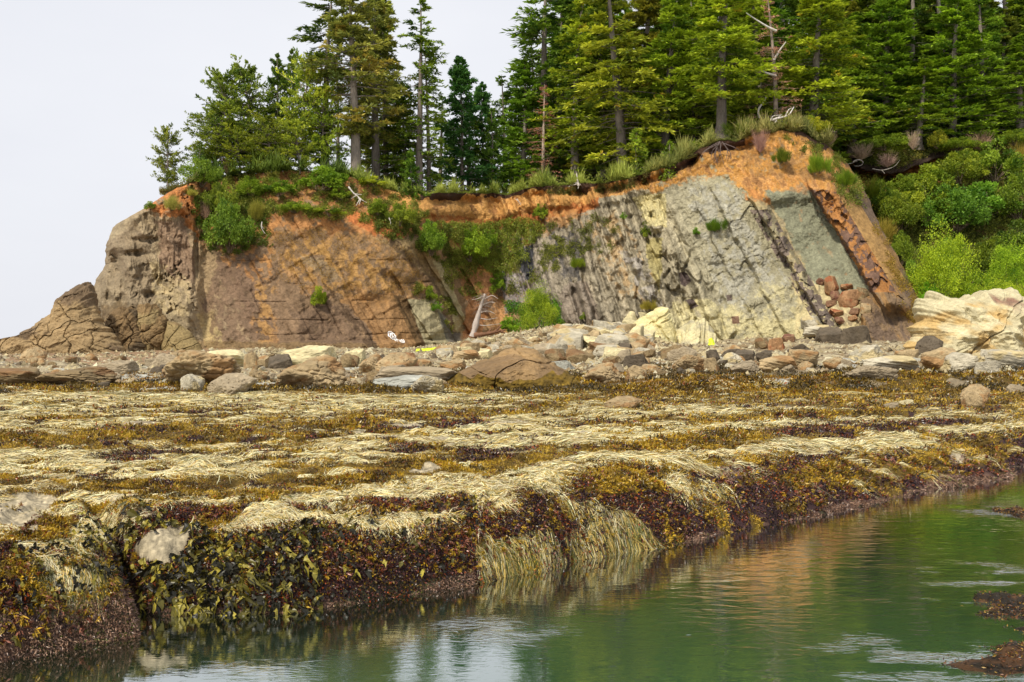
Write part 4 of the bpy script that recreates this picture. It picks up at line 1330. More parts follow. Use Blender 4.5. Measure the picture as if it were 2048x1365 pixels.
B('leafy0', 1082, 440, 40, 34, 'round bush clinging under the orange soil band right of the gully', (.7, .95, .5))
B('big', 1076, 668, 96, 108, 'large leafy alder bush at the foot of the cliff beside the grey scree', (.85, 1.1, .5), d=108.0)
B('leafy1', 1018, 662, 46, 30, 'low bright bush between the white snag and the alder bush', (.7, 1.1, .45), d=107.5)
B('leafy0', 1000, 590, 46, 46, 'dark bush behind the top of the white snag', (.55, .85, .4))
B('leafy1', 637, 612, 40, 42, 'lone green tuft in the middle of the brown rock face', (.7, .9, .4))
B('leafy1', 862, 600, 30, 30, 'small bush in the crack above the light grey slab', (.6, .8, .4))
B('leafy0', 873, 624, 26, 22, 'tiny green bush right of the top of the light grey slab', (.5, .9, .45))
B('broom', 1156, 535, 38, 34, 'yellow-green tuft on the left side of the striped ribs', (1.3, 1.35, .8))
B('leafy1', 1170, 640, 28, 16, 'low plant with white flowers at the top of the boulder heap', (.6, .8, .5), cat='plant')
B('leafy0', 1127, 656, 26, 18, 'tiny green plant left of the boulder heap top', (.6, .85, .5), cat='plant')
B('tussock', 1300, 620, 40, 34, 'olive grass tuft at the foot of the gully between the ribs and the grey face', (.75, .85, .5), cat='tussock')
B('leafy0', 1293, 478, 32, 36, 'small bush high in the notch above the olive block', (.55, .7, .4))
B('broom', 1436, 462, 36, 44, 'dark green broom bush high on the grey face', (.6, .85, .5))
B('leafy1', 1393, 470, 18, 16, 'tiny green plant left of the broom bush on the grey face', (.5, .9, .5), cat='plant')
B('leafy0', 1247, 440, 18, 16, 'tiny plant high on the pale rock top', (.5, .9, .5), cat='plant')
# on the crest and the right
B('twig', 1520, 306, 50, 56, 'reddish bare heather bush on the orange crest', (1.1, .85, .85), cat='dead bush')
B('broom', 1480, 270, 60, 50, 'green bush behind the reddish heather on the crest', (.9, 1.0, .6))
B('broom', 1562, 325, 36, 50, 'dark broom bush hanging over the orange soil', (.75, .8, .6), dd=-.5)
B('broom', 1640, 345, 50, 62, 'bright green broom bush on the shoulder of the orange soil', (1.1, 1.35, .8), dd=-.8)
B('broom', 1688, 372, 36, 56, 'lower broom bush right of the bright one on the fin edge', (.9, 1.1, .6), dd=-.8)
B('leafy2', 1625, 272, 70, 44, 'yellow-green rounded bush on top of the hump', (1.1, 1.1, .5), dd=1)
B('leafy0', 1575, 262, 70, 30, 'grey-green bush right of the driftwood tangle', (.8, .9, .6), dd=1)
B('twig', 1660, 290, 44, 36, 'pale twiggy bush at the right of the hump', (1.1, 1.1, .9), cat='dead bush')
B('twig', 1722, 320, 70, 40, 'grey twiggy bush above the left end of the root cave', (.95, .95, .8), d=130, cat='dead bush')
B('twig', 1775, 335, 60, 34, 'grey heather hummock hanging over the root cave', (.9, .8, .8), d=129, cat='dead bush')
B('twig', 1826, 300, 34, 44, 'pale dead bush standing up on the bank in front of the wood', (1.3, 1.3, 1.15), d=133, cat='dead bush')
B('leafy2', 1875, 296, 40, 40, 'olive-yellow bush on the bank in front of the wood', (1.1, 1.1, .6), d=134)
B('twig', 1960, 300, 80, 40, 'brownish twiggy bush on the bank near the right edge', (.95, .85, .7), d=134, cat='dead bush')
B('leafy2', 1770, 300, 100, 34, 'dark green bush row on the bank below the trunks', (.5, .7, .35), d=134)
B('leafy2', 1920, 302, 100, 30, 'green bush on the bank right of the olive-yellow bush', (.6, .8, .4), d=134)
B('leafy2', 2030, 290, 80, 34, 'green bush on the bank cut by the right edge', (.6, .8, .4), d=134)
SH = 'shrubs covering the right-hand slope'
rows = [
    (1735, 400, 50, 60, 'broom', (.9, .95, .6), 'rusty green broom on the slope just right of the fin top'),
    (1770, 425, 60, 56, 'leafy0', (.6, .8, .4), 'olive bush below the left end of the root cave'),
    (1812, 398, 60, 44, 'leafy2', (.55, .75, .35), 'dark green bush right under the root cave'),
    (1866, 392, 80, 56, 'leafy1', (.7, .9, .4), 'green bush right of the bare orange soil patch'),
    (1920, 365, 90, 60, 'leafy2', (.65, .8, .4), 'broad olive bush under the bank near the right'),
    (1990, 360, 90, 70, 'leafy0', (.6, .85, .45), 'bushy green mass under the bank near the right edge'),
    (2040, 330, 60, 60, 'tussock', (.8, .85, .6), 'grey-green tall tussock at the right edge below the bank'),
    (1765, 480, 50, 60, 'tussock', (.75, .8, .5), 'pale green tussock beside the middle of the fin edge'),
    (1800, 460, 80, 70, 'leafy2', (.6, .75, .4), 'olive bush in the middle of the slope near the fin'),
    (1850, 440, 80, 70, 'leafy0', (.75, .9, .4), 'yellow-green bush in the middle of the slope'),
    (1910, 460, 110, 80, 'leafy2', (.4, .75, .45), 'dark green layered bush above the bright alder'),
    (1975, 430, 110, 60, 'leafy1', (.45, .85, .5), 'flat shelving green bush at the middle right of the slope'),
    (2040, 440, 90, 90, 'leafy2', (.5, .7, .35), 'dark bush at the right edge in the middle of the slope'),
    (2030, 520, 90, 70, 'leafy0', (.3, .45, .25), 'very dark bush in the hollow above the right-hand alder'),
    (1800, 530, 50, 60, 'leafy2', (.55, .75, .4), 'small bush at the fin edge left of the bright alder'),
    (1825, 600, 50, 70, 'leafy1', (.5, .8, .4), 'bush between the lower fin and the bright alder'),
    (1985, 560, 90, 80, 'leafy2', (.45, .6, .3), 'dark shrub between the two bright alders'),
    (1845, 640, 40, 50, 'leafy0', (.5, .85, .4), 'low green bush at the foot of the fin beside the cream rock'),
]
for (px, py, w_, h_, k, t, lab) in rows:
    B(k, px, py, w_ * 1.25, h_ * 1.2, lab, t, group=SH)
B('big', 1890, 632, 165, 190, 'big bright yellow-green alder in front of the right-hand slope', (.95, 1.25, .4), d=100, cat='alder')
B('big', 2030, 600, 120, 130, 'bright green alder at the right edge of the picture', (.85, 1.25, .42), d=102, cat='alder')
B('big', 1985, 640, 150, 90, 'low lime-green alder between the two taller ones, behind the cream rock', (1.0, 1.25, .4), d=98, cat='alder')
B('leafy2', 1860, 640, 70, 80, 'darker green base bush left of the lime-green alder', (.6, 1.2, .4), d=99)

# ------------------------------------------------------------------ boulders
def ico(n):
    import bmesh
    bm = bmesh.new()
    bmesh.ops.create_icosphere(bm, subdivisions=n, radius=1.0)
    v = np.array([x.co[:] for x in bm.verts])
    f = np.array([[q.index for q in p.verts] for p in bm.faces])
    bm.free()
    return v, f


ICO5 = ico(5)
ICO6 = ico(6)


def rock_shape(seed, planes=13, soft=18.0, rough=0.05, cracks=0.0, pits=0.0, strata=0.0, hi=False, round_=0.0):
    rg = np.random.default_rng(seed)
    v, f = ICO6 if hi else ICO5
    n = unit(rg.normal(0, 1, (planes, 3)) * np.array([1, 1, 0.9]))
    ax = unit(np.concatenate([np.eye(3), -np.eye(3)]) + rg.normal(0, .32, (6, 3)))
    n = np.concatenate([n, ax])
    h = np.concatenate([rg.uniform(0.60, 0.95, planes), rg.uniform(0.72, 0.95, 6)])
    dt = np.clip(v @ n.T, 0.02, None)
    rr = h[None] / dt
    r = -np.log(np.exp(-rr * soft).sum(1)) / soft
    r = np.clip(r, 0.2, 1.2)
    r = r * (1 - round_) + round_ * 0.95
    p = v * r[:, None]
    r2 = fbm(p[:, 0] * 2.2 + seed, p[:, 1] * 2.2, p[:, 2] * 2.2, 4, seed) * rough * 1.6 + fbm(p[:, 0] * 9, p[:, 1] * 9, p[:, 2] * 9, 3, seed + 3) * rough * 0.5
    if cracks:
        wx = p[:, 0] * 1.0 + 0.25 * fbm(p[:, 0] * 3, p[:, 1] * 3, p[:, 2] * 3, 2, seed + 4)
        wz = p[:, 2] + 0.35 * p[:, 1] + 0.25 * fbm(p[:, 0] * 3, p[:, 1] * 3, p[:, 2] * 3, 2, seed + 5)
        a = math.radians(rg.uniform(-35, 35))
        f1, f2, cid = worley((wx * math.cos(a) + wz * math.sin(a)) * 2.4 + seed, (-wx * math.sin(a) + wz * math.cos(a)) * 2.9, seed + 6)
        r2 = r2 - cracks * (1 - sm(f2 - f1, 0.0, 0.16)) + 0.06 * (cid - .5)
    if pits:
        f1, f2, cid = worley(p[:, 0] * 7 + p[:, 1] * 3, p[:, 2] * 7 + p[:, 1] * 2, seed + 8)
        r2 = r2 - pits * (1 - sm(f1, 0.05, 0.42)) * (cid > 0.45) * (fbm(p[:, 0] * 2, p[:, 2] * 2, p[:, 1] * 2, 2, seed + 9) > -0.05)
    if strata:
        t = p[:, 2] * 7 + p[:, 0] * 3.0 + 0.6 * fbm(p[:, 0] * 2, p[:, 1] * 2, p[:, 2] * 2, 3, seed + 7)
        r2 = r2 + strata * np.abs(vn(t, p[:, 0] * 0.6, 0.0, seed + 10))
    p = p + unit(v) * r2[:, None]
    lo, hi_ = p.min(0), p.max(0)
    return (p - (lo + hi_) / 2) / ((hi_ - lo) / 2), f


def rock_col(p, c, seed, stain=None, weed=0.0):
    n = fbm(p[:, 0] * 1.7 + seed, p[:, 2] * 1.7, p[:, 1] * 1.7, 4, seed + 20)
    cc = np.asarray(lin(*c))[None] * (1 + 0.35 * n)[:, None]
    if stain is not None:
        m = sm(fbm(p[:, 0] * 1.3, p[:, 2] * 1.3, p[:, 1] * 1.3, 3, seed + 21), 0.02, 0.3)[:, None]
        cc = cc * (1 - m) + lin(*stain) * m
    if weed > 0:
        m = (p[:, 2] + 0.35 * n < -0.75 + weed * 1.2)[:, None]
        cc = np.where(m, lin(96, 74, 24) * (1 + 0.6 * fbm(p[:, 0] * 12, p[:, 2] * 12, p[:, 1] * 12, 2, 5))[:, None], cc)
    return cc


ROCKV = {}
RSPEC = {
    'block0': dict(planes=11, soft=60, rough=.06, hi=True), 'block1': dict(planes=9, soft=70, rough=.06, hi=True), 'block2': dict(planes=14, soft=50, rough=.07, hi=True),
    'round0': dict(planes=12, soft=24, rough=.09, hi=True), 'round1': dict(planes=14, soft=20, rough=.08, pits=.05, hi=True),
    'crack0': dict(planes=14, soft=18, rough=.09, cracks=.09, hi=True), 'crack1': dict(planes=12, soft=20, rough=.09, cracks=.10, hi=True, pits=.03),
    'slab0': dict(planes=8, soft=24, rough=.06, strata=.10, hi=True), 'slab1': dict(planes=10, soft=18, rough=.07, strata=.08, pits=.03, hi=True),
    'pit0': dict(planes=16, soft=10, rough=.08, pits=.10, hi=True),
}
RC = {'tan': (158, 138, 104), 'brown': (126, 108, 78), 'dark': (90, 80, 66), 'grey': (166, 158, 138), 'cream': (192, 180, 140), 'orange': (152, 116, 82), 'pink': (148, 134, 110),
      'blue': (158, 158, 148), 'rust': (128, 98, 74)}


def rock_mesh(kind, colr, weed):
    key = (kind, colr, weed)
    if key not in ROCKV:
        sd = 300 + list(RSPEC).index(kind)
        p, f = rock_shape(sd, **RSPEC[kind])
        ROCKV[key] = mesh_data('rock', p, f, M_ROCK, rock_col(p, RC[colr], sd, {'tan': (148, 116, 78), 'grey': (176, 160, 120), 'orange': (140, 88, 58), 'rust': (112, 76, 60), 'brown': (120, 92, 62)}.get(colr), weed))
    return ROCKV[key]


def rock(kind, colr, x0, y0, x1, y1, label, d=None, weed=0.0, rz=None, tilt=0.0, thick=0.9, group=None, name='boulder', bury=0.3, cat='boulder'):
    cx = (x0 + x1) / 2
    if d is None:
        d = ground_hit(cx, y1)
        if y1 < 730 and 200 < cx < 1850:
            d = min(d, float(cliff_depth(np.array([cx]), np.array([float(min(y1, 700))]), False)[0]) - (x1 - x0) / F * 90 * .5 - .8)
    o = link(name, rock_mesh(kind, colr, weed))
    wx = (x1 - x0) / F * d / 2 * 1.06
    hz = (y1 - y0) / F * d
    zt = CH + (HZ - y0) / F * d
    half = hz * (1 + bury) / 2
    o.location = ((cx - 1024) / F * d, d + wx * thick * 0.8, zt - half)
    o.scale = (wx, wx * thick, half * 1.04)
    o.rotation_euler = (0, tilt, 0 if rz is None else rz)
    return tag(o, label, cat, group)


R = rock
# heap and shore, listed left to right; label says which
R('slab1', 'brown', -60, 738, 60, 775, 'low brown ledge rock cut by the left edge of the picture', weed=.25, cat='rock')
R('crack0', 'brown', 60, 735, 205, 772, 'low knobbly brown rock with yellow weed, below the pyramid rock', weed=.3)
R('round0', 'pink', 190, 722, 260, 752, 'pale rounded hump right of the foot of the pyramid rock')
R('crack1', 'tan', 308, 702, 460, 775, 'cracked tan rock mass, left of the big domed boulder', weed=.12)
R('crack0', 'tan', 318, 700, 372, 735, 'small jointed tan boulder on the left end of the cracked tan rock mass')
R('round1', 'grey', 352, 750, 398, 786, 'round pale pitted boulder at the edge of the grass flat, below the cracked tan mass', weed=.15)
R('slab0', 'cream', 380, 700, 490, 735, 'flat pale slab with an orange top, behind the cracked tan mass')
R('pit0', 'pink', 408, 748, 500, 790, 'pinkish brown pitted boulder at the edge of the grass flat', weed=.12)
R('block0', 'tan', 484, 706, 520, 738, 'angular grey-tan block between the pale slab and the domed boulder')
R('block2', 'tan', 508, 712, 540, 738, 'small jointed block beside the angular grey-tan block')
R('block1', 'rust', 536, 714, 562, 736, 'little reddish brown wedge rock left of the domed boulder')
R('round0', 'cream', 556, 692, 660, 735, 'smooth cream dome behind the big domed boulder')
R('crack0', 'tan', 546, 712, 682, 782, 'big domed boulder crossed by deep joints', weed=.06, thick=.8)
R('block2', 'brown', 616, 700, 668, 730, 'brown blocks perched on the right top of the domed boulder')
R('round0', 'cream', 688, 698, 728, 728, 'small smooth cream dome right of the domed boulder')
R('round1', 'brown', 676, 708, 714, 738, 'round reddish brown boulder right of the domed boulder')
R('crack0', 'tan', 716, 708, 765, 748, 'tan boulder left of the pitted dark-topped one')
R('pit0', 'tan', 748, 706, 830, 750, 'dark-topped tan boulder full of small pits')
R('block1', 'orange', 800, 706, 836, 738, 'smooth orange-brown block right of the pitted boulder')
R('round1', 'brown', 728, 742, 770, 768, 'small brown boulder at the left of the grey cracked pavement rock', weed=.2)
R('slab1', 'pink', 740, 736, 910, 772, 'long low cracked pavement rock, pinkish grey', thick=.6)
R('round0', 'blue', 745, 752, 860, 782, 'low bluish grey cracked hump in front of the pinkish pavement rock', weed=.1)
R('crack1', 'grey', 820, 752, 885, 790, 'grey-brown boulder at the foot of the diagonal ridge rock', weed=.15)
R('round0', 'tan', 880, 720, 930, 742, 'pale tan hump above the left end of the diagonal ridge rock')
R('slab0', 'tan', 905, 700, 960, 722, 'flat tan slab at the foot of the pebble bank')
R('block0', 'cream', 914, 694, 952, 710, 'pale olive flat boulder on the lower pebble bank')
R('block2', 'cream', 955, 698, 985, 718, 'pale boulder right of the olive flat boulder on the pebble bank')
R('block1', 'brown', 1090, 698, 1140, 728, 'brown angular boulder above the right end of the diagonal ridge rock')
R('block0', 'blue', 1100, 722, 1150, 745, 'pale blue-grey slab behind the right end of the diagonal ridge rock')
R('block2', 'dark', 1236, 686, 1268, 712, 'dark upright angular boulder against the big cream rock')
R('block0', 'dark', 1250, 709, 1300, 738, 'dark angular boulder below the big cream rock')
R('block1', 'pink', 1215, 728, 1255, 752, 'pinkish square boulder left of the dark angular one')
R('round1', 'tan', 1255, 732, 1296, 762, 'pinkish pitted boulder below the dark angular one', weed=.2)
R('crack0', 'tan', 1165, 726, 1245, 772, 'weedy tan boulder right of the diagonal ridge rock', weed=.35)
R('crack1', 'tan', 1350, 710, 1410, 748, 'ribbed tan boulder below the striped cream foot of the cliff')
R('block0', 'tan', 1405, 716, 1440, 748, 'narrow tan boulder right of the ribbed one')
R('block1', 'dark', 1414, 700, 1444, 724, 'small dark boulder right of the second yellow-green alga patch')
R('block2', 'dark', 1472, 700, 1520, 726, 'dark boulder with a pointed top on the grey apron, left of a pair')
R('round0', 'dark', 1514, 701, 1548, 726, 'dark rounded boulder, right one of the pair on the grey apron')
R('block1', 'brown', 1512, 676, 1548, 700, 'brown square block at the foot of the big grey face')
R('block0', 'orange', 1540, 676, 1572, 702, 'orange-brown cube block at the foot of the big grey face')
R('block2', 'rust', 1568, 668, 1596, 686, 'small rusty block up on the cream foot of the cliff')
R('block0', 'dark', 1580, 690, 1622, 712, 'dark tilted slab boulder at the foot of the grey apron', tilt=-.4)
R('block1', 'grey', 1606, 632, 1656, 660, 'pale blocky outcrop at the end of the dark ledge')
R('slab0', 'grey', 1610, 650, 1680, 672, 'sloping cream slab below the rusty rubble')
R('block2', 'dark', 1640, 654, 1700, 700, 'large dark boulder under the rusty rubble', d=86)
R('block0', 'dark', 1690, 652, 1750, 702, 'large square dark boulder left of the foot of the fin', d=84)
R('round0', 'brown', 1665, 694, 1730, 722, 'smooth rounded brown boulder in front of the two large dark ones', d=80)
R('crack0', 'pink', 1460, 722, 1530, 752, 'lumpy pinkish rock left of the ribbed row')
R('slab0', 'tan', 1520, 712, 1600, 744, 'ribbed row of tan rock humps below the grey apron')
R('slab1', 'tan', 1580, 700, 1640, 734, 'second ribbed tan hump reaching right towards the dark boulders')
R('round0', 'tan', 1650, 716, 1690, 740, 'small tan boulder below the smooth rounded brown one')
R('crack1', 'pink', 1690, 732, 1800, 768, 'long striped pinkish boulder with a rounded left end, on the golden weed', thick=.5)
R('slab0', 'grey', 1730, 712, 1850, 744, 'low pale grey wedge of rock with a dark underside')
R('pit0', 'dark', 1838, 672, 1896, 714, 'dark pitted rock perched on the grey wedge, left of the cream rock')
R('round0', 'tan', 1850, 696, 1925, 742, 'rounded tan boulder with a dark hollow beneath, in front of the cream rock')
R('round1', 'grey', 1900, 706, 1975, 744, 'grey boulder right of the rounded tan one')
R('pit0', 'dark', 1990, 672, 2070, 708, 'dark brown pitted boulder at the right edge in front of the cream rock')
R('slab1', 'grey', 1975, 700, 2070, 740, 'pale jumbled slab at the right edge below the dark pitted boulder')
R('block0', 'grey', 1960, 722, 2010, 752, 'angular grey boulder left of the pale jumbled slab')
R('block2', 'dark', 1935, 752, 1965, 764, 'small black boulder on the golden weed at the right')
R('pit0', 'tan', 1930, 770, 1992, 812, 'pointed tan boulder on the weed near the right edge', weed=.3)
R('round1', 'tan', 1932, 785, 1975, 822, 'weedy boulder leaning on the left of the pointed tan boulder', weed=.35)
R('round0', 'cream', 1800, 800, 1832, 814, 'small pale rounded stone on the golden weed')
R('round0', 'pink', 1770, 806, 1802, 820, 'low pink stone left of the small pale rounded stone')
R('round1', 'pink', 2020, 770, 2060, 790, 'low pink boulder at the right edge of the golden weed')
R('pit0', 'tan', 1212, 794, 1288, 820, 'small pointed tan rock standing alone on the grass flat', weed=.25)
R('round0', 'tan', 1370, 772, 1400, 786, 'low pale stone on the golden ledge right of centre')
R('round0', 'pink', 1000, 818, 1040, 828, 'flat pink stone in the grass flat at the centre')
R('round1', 'pink', 230, 846, 300, 858, 'flat pale rock patch showing through the left weed band')
# rusty rubble in the niche
RU = 'rusty rubble in the niche beside the fin'
for q, (x0, y0, x1, y1, k, c, lab) in enumerate((
        (1652, 552, 1684, 590, 'block1', 'orange', 'tall orange block, topmost of the rusty rubble'),
        (1682, 578, 1728, 612, 'block0', 'orange', 'biggest orange block in the middle of the rusty rubble'),
        (1636, 556, 1652, 570, 'block2', 'rust', 'small rusty stone left of the topmost orange block'),
        (1680, 568, 1708, 580, 'block2', 'orange', 'flat orange stone behind the biggest block'),
        (1716, 574, 1742, 596, 'block0', 'brown', 'brown block behind the right of the biggest block'),
        (1664, 582, 1684, 602, 'block1', 'rust', 'rusty stone left of the biggest block'),
        (1654, 600, 1676, 612, 'block0', 'rust', 'small rusty stone below left of the biggest block'),
        (1662, 617, 1694, 632, 'block2', 'orange', 'long flat orange stone below the biggest block'),
        (1700, 616, 1722, 630, 'block1', 'rust', 'rounded rusty stone below the biggest block'),
        (1724, 606, 1746, 624, 'block0', 'tan', 'tan stone at the right side of the rusty rubble'),
        (1696, 630, 1716, 642, 'block2', 'orange', 'small orange stone near the bottom of the rusty rubble'),
        (1672, 634, 1692, 646, 'block1', 'rust', 'lowest rusty stone on the left of the rubble'))):
    cc_ = np.array([(x0 + x1) / 2.0])
    dd_ = float(cliff_depth(cc_, np.array([y1 - 4.0]))[0]) - 0.5
    R(k, c, x0, y0, x1, y1, lab, d=dd_, group=RU, rz=q * 1.1, bury=.25)

# boulder heap at the foot of the ribs
rg = np.random.default_rng(77)
TG = 'loose angular boulders of the heap at the foot of the ribs'
big = ((1185, 640, 1240, 675, 'block0', 'grey', 'large grey wedge boulder at the top of the heap'), (1245, 622, 1300, 650, 'block1', 'cream', 'pale block at the top right of the heap, leaning on the cream rock'),
       (1160, 672, 1225, 695, 'block2', 'cream', 'long cream boulder in the middle of the heap'), (1250, 650, 1295, 690, 'block0', 'cream', 'cream boulder wedged against the left side of the cream rock'),
       (1190, 690, 1245, 714, 'block1', 'grey', 'grey boulder low in the heap'), (1110, 688, 1160, 706, 'block0', 'tan', 'tan boulder at the lower left of the heap'),
       (1130, 650, 1165, 668, 'block2', 'tan', 'small tan boulder near the top left of the heap'))
for (x0, y0, x1, y1, k, c, lab) in big:
    R(k, c, x0, y0, x1, y1, lab, group=TG, rz=rg.uniform(0, 6), d=min(ground_hit((x0 + x1) / 2, y1), 106.0))
for q in range(200):
    x = rg.uniform(880, 1300)
    t = rg.random()
    y = np.interp(x, [880, 960, 1060, 1150, 1300], [704, 684, 680, 660, 662]) + t * np.interp(x, [880, 1000, 1300], [10, 34, 62])
    sz = (5 + 11 * rg.random() ** 2) * (1 + 0.8 * t) * (1.0 + .7 * (x > 1100))
    R(['block0', 'block1', 'block2'][q % 3], ['tan', 'grey', 'cream', 'grey', 'tan', 'brown', 'pink'][rg.integers(0, 7)], x - sz, y - sz * .85, x + sz, y,
      'one of the many small angular stones of the rubble bank below the cove', d=min(ground_hit(x, y), 109.0), rz=rg.uniform(0, 6), tilt=rg.uniform(-.4, .4), thick=.8,
      group='small angular stones of the rubble bank', name='stone', cat='stone', bury=.45)
for q in range(170):
    x = rg.uniform(1160, 2070) if q % 2 else rg.uniform(-20, 900)
    y = rg.uniform(712, 754) if q % 2 else rg.uniform(718, 780)
    sz = rg.uniform(5, 15) * (1 + 1.0 * (rg.random() < .3))
    R(['block0', 'round0', 'pit0', 'round1', 'block2', 'crack0', 'slab1'][q % 7], ['tan', 'dark', 'grey', 'brown', 'pink', 'tan'][rg.integers(0, 6)], x - sz, y - sz * 1.0, x + sz, y,
      'one of the many small stones lying between the large shore boulders' if sz < 15 else 'one of the medium boulders packed between the largest shore rocks', rz=rg.uniform(0, 6), tilt=rg.uniform(-.3, .3), bury=.8, group='small stones between the shore boulders' if sz < 15 else 'medium boulders of the shore', name='stone' if sz < 15 else 'boulder', cat='stone' if sz < 15 else 'boulder', weed=float(rg.choice([0, .25])))


def outline_rock(name, outline, d, thick, label, colr, seed, disp=None, stain=None, cat='rock', nt_=420, nr_=190, rough=.12, colf=None, pw=2.4, tilt=0.0, weedline=None, jag=0.0):
    """solid rock with a given outline (photo px at distance d), bulging `thick` metres towards and away from us"""
    ol = np.array(outline, float)
    c = ol.mean(0)
    c = np.array([c[0], (ol[:, 1].min() + ol[:, 1].max() * 1.2) / 2.2])
    seg = np.linalg.norm(np.diff(np.vstack([ol, ol[:1]]), axis=0), axis=1)
    cum = np.concatenate([[0], np.cumsum(seg)])
    tt = np.linspace(0, cum[-1], nt_, endpoint=False)
    cl = np.vstack([ol, ol[:1]])
    ex = np.interp(tt, cum, cl[:, 0])
    ey = np.interp(tt, cum, cl[:, 1])
    if jag:
        jj = 1 + jag * (_h(np.floor(tt / 9.0), tt * 0, tt * 0, seed) - .5) + jag * .6 * vn(tt / 5.0, tt * 0, 0.0, seed + 1)
        ex, ey = c[0] + (ex - c[0]) * jj, c[1] + (ey - c[1]) * jj
    r = np.linspace(0, 1, nr_) ** 0.8
    r2 = np.linspace(1, 0, nr_ // 3)[1:]
    rr = np.concatenate([r, r2])
    fr = np.concatenate([np.ones(nr_), -np.ones(len(r2))])
    px = c[0] + rr[:, None] * (ex - c[0])[None]
    py = c[1] + rr[:, None] * (ey - c[1])[None]
    X = (px - 1024) / F * d
    Z = CH + (HZ - py) / F * d
    prof = (1 - rr ** pw) ** (1 / 1.8)
    Y = d - fr[:, None] * thick * prof[:, None] * np.ones_like(X)
    Y = Y + tilt * (Z - Z.min())
    dsp = rough * (fbm(X * .9, Z * .9, Y * .9, 4, seed) * 2 + fbm(X * 3.5, Z * 3.5, Y * 3.5, 4, seed + 2) * 1.1)
    if disp is not None:
        dsp = dsp + disp(X, Z)
    fw = np.clip(prof, 0, 1)[:, None]
    Y = Y - fr[:, None] * dsp * fw
    rx, rz_ = (ex - c[0]) / 60.0, -(ey - c[1]) / 60.0
    ln_ = np.hypot(rx, rz_) + 1e-6
    e = (1 - fw)
    X = X + dsp * e * (rx / ln_)[None] * .6
    Z = Z + dsp * e * (rz_ / ln_)[None] * .6
    v = np.stack([X, Y, Z], -1)
    if colf is not None:
        cc = colf(X, Z, px, py)
    else:
        n = fbm(X * .8, Z * .8, Y * .5, 4, seed + 5)[..., None]
        cc = lin(*colr) * (1 + .35 * n)
        if stain is not None:
            m = sm(fbm(X * .5, Z * .7, Y * .5, 4, seed + 6), 0.0, .25)[..., None]
            cc = cc * (1 - m) + lin(*stain) * m * (1 + .2 * n)
    if weedline is not None:
        n = fbm(X * 1.3, Z * 1.3, 0.0, 4, seed + 8)
        m = (py > weedline + 22 * n)[..., None]
        cc = np.where(m, lin(98, 78, 24) * (1 + .7 * fbm(X * 9, Z * 9, 0.0, 2, seed))[..., None], cc)
    ctr = v.reshape(-1, 3).mean(0)
    o = link(name, mesh_data(name, v.reshape(-1, 3) - ctr, grid_faces(len(rr), nt_, True), M_ROCK, cc.reshape(-1, 3)), loc=tuple(ctr))
    return tag(o, label, cat)


def joints(a, sx, sz, amp, seed, wid=.10):
    def fn(X, Z):
        wx = X + .35 * fbm(X * .7, Z * .7, 0.0, 3, seed)
        wz = Z + .35 * fbm(X * .7, Z * .7, 0.0, 3, seed + 1)
        u_, w_ = wx * math.cos(a) + wz * math.sin(a), -wx * math.sin(a) + wz * math.cos(a)
        r_ = 0.0
        for (a_, b_, sc_, k_) in ((u_, w_, sx, 0), (w_, u_, sz, 7)):
            t_ = a_ * sc_ + .75 * fbm(b_ * .5, a_ * .5, 0.0, 3, seed + 3 + k_)
            row = np.round(t_)
            ln_ = np.abs(t_ - row) / sc_
            on = sm(vn(b_ * .45 + row * 7.3, row * 3.1, 0.0, seed + 4 + k_), -.35, .1)
            r_ = r_ - amp * (1 - sm(ln_, .0, wid)) * on
            r_ = r_ + amp * .9 * (_h(np.floor(t_), np.floor(b_ * sz * .6 + _h(np.floor(t_), np.floor(t_) * 0, np.floor(t_) * 0, seed)), t_ * 0, seed + 8 + k_) - .5) * sm(ln_, 0, .5)
        return r_
    return fn


outline_rock('pyramid_rock', [(-70, 745), (-70, 692), (-10, 682), (12, 680), (28, 664), (48, 654), (60, 634), (84, 618), (90, 592), (108, 582), (118, 566), (134, 558), (150, 574), (160, 602), (172, 612), (184, 642), (205, 662), (228, 695), (246, 725), (246, 745)],
             86, 2.4, 'pyramid-shaped brown rock split by criss-cross joints, at the far left', (142, 120, 86), 401, joints(.5, .62, .85, .36, 402, .055), (108, 90, 68), tilt=.5, jag=.07, rough=.16, pw=3.2)
outline_rock('fractured_rock', [(196, 640), (212, 622), (238, 612), (256, 622), (272, 650), (292, 690), (300, 735), (230, 740), (214, 690)],
             92, 2.2, 'dark brown fractured block leaning on the headland, right of the pyramid rock', (116, 94, 64), 411, joints(-.9, .9, .7, .5, 412, .07), (84, 70, 50), tilt=.4, jag=.08, rough=.2)
outline_rock('fractured_rock', [(262, 612), (290, 604), (318, 640), (330, 680), (322, 735), (262, 740), (276, 690)],
             93, 2.0, 'second dark fractured block, right of the first and reaching higher', (120, 98, 66), 415, joints(-.9, .8, .8, .5, 416, .07), (132, 114, 78), tilt=.4, jag=.08, rough=.2)
outline_rock('fractured_rock', [(320, 640), (345, 650), (392, 690), (412, 740), (320, 745), (316, 690)],
             92, 1.6, 'low olive-brown jointed rock at the foot of the headland, left of the slab', (134, 116, 78), 418, joints(-.6, .8, .8, .35, 419, .06), (110, 90, 62), tilt=.5)
outline_rock('ridge_rock', [(872, 775), (900, 752), (935, 735), (975, 720), (1010, 702), (1042, 694), (1070, 700), (1100, 722), (1135, 745), (1166, 770), (1172, 800), (880, 800)],
             38, 1.6, 'long brown ridge rock with slanting cracks and a skirt of dark weed', (140, 114, 78), 421, joints(-.55, .55, 1.5, .17, 422, .05), (116, 94, 66), tilt=.9, weedline=756, rough=.17)
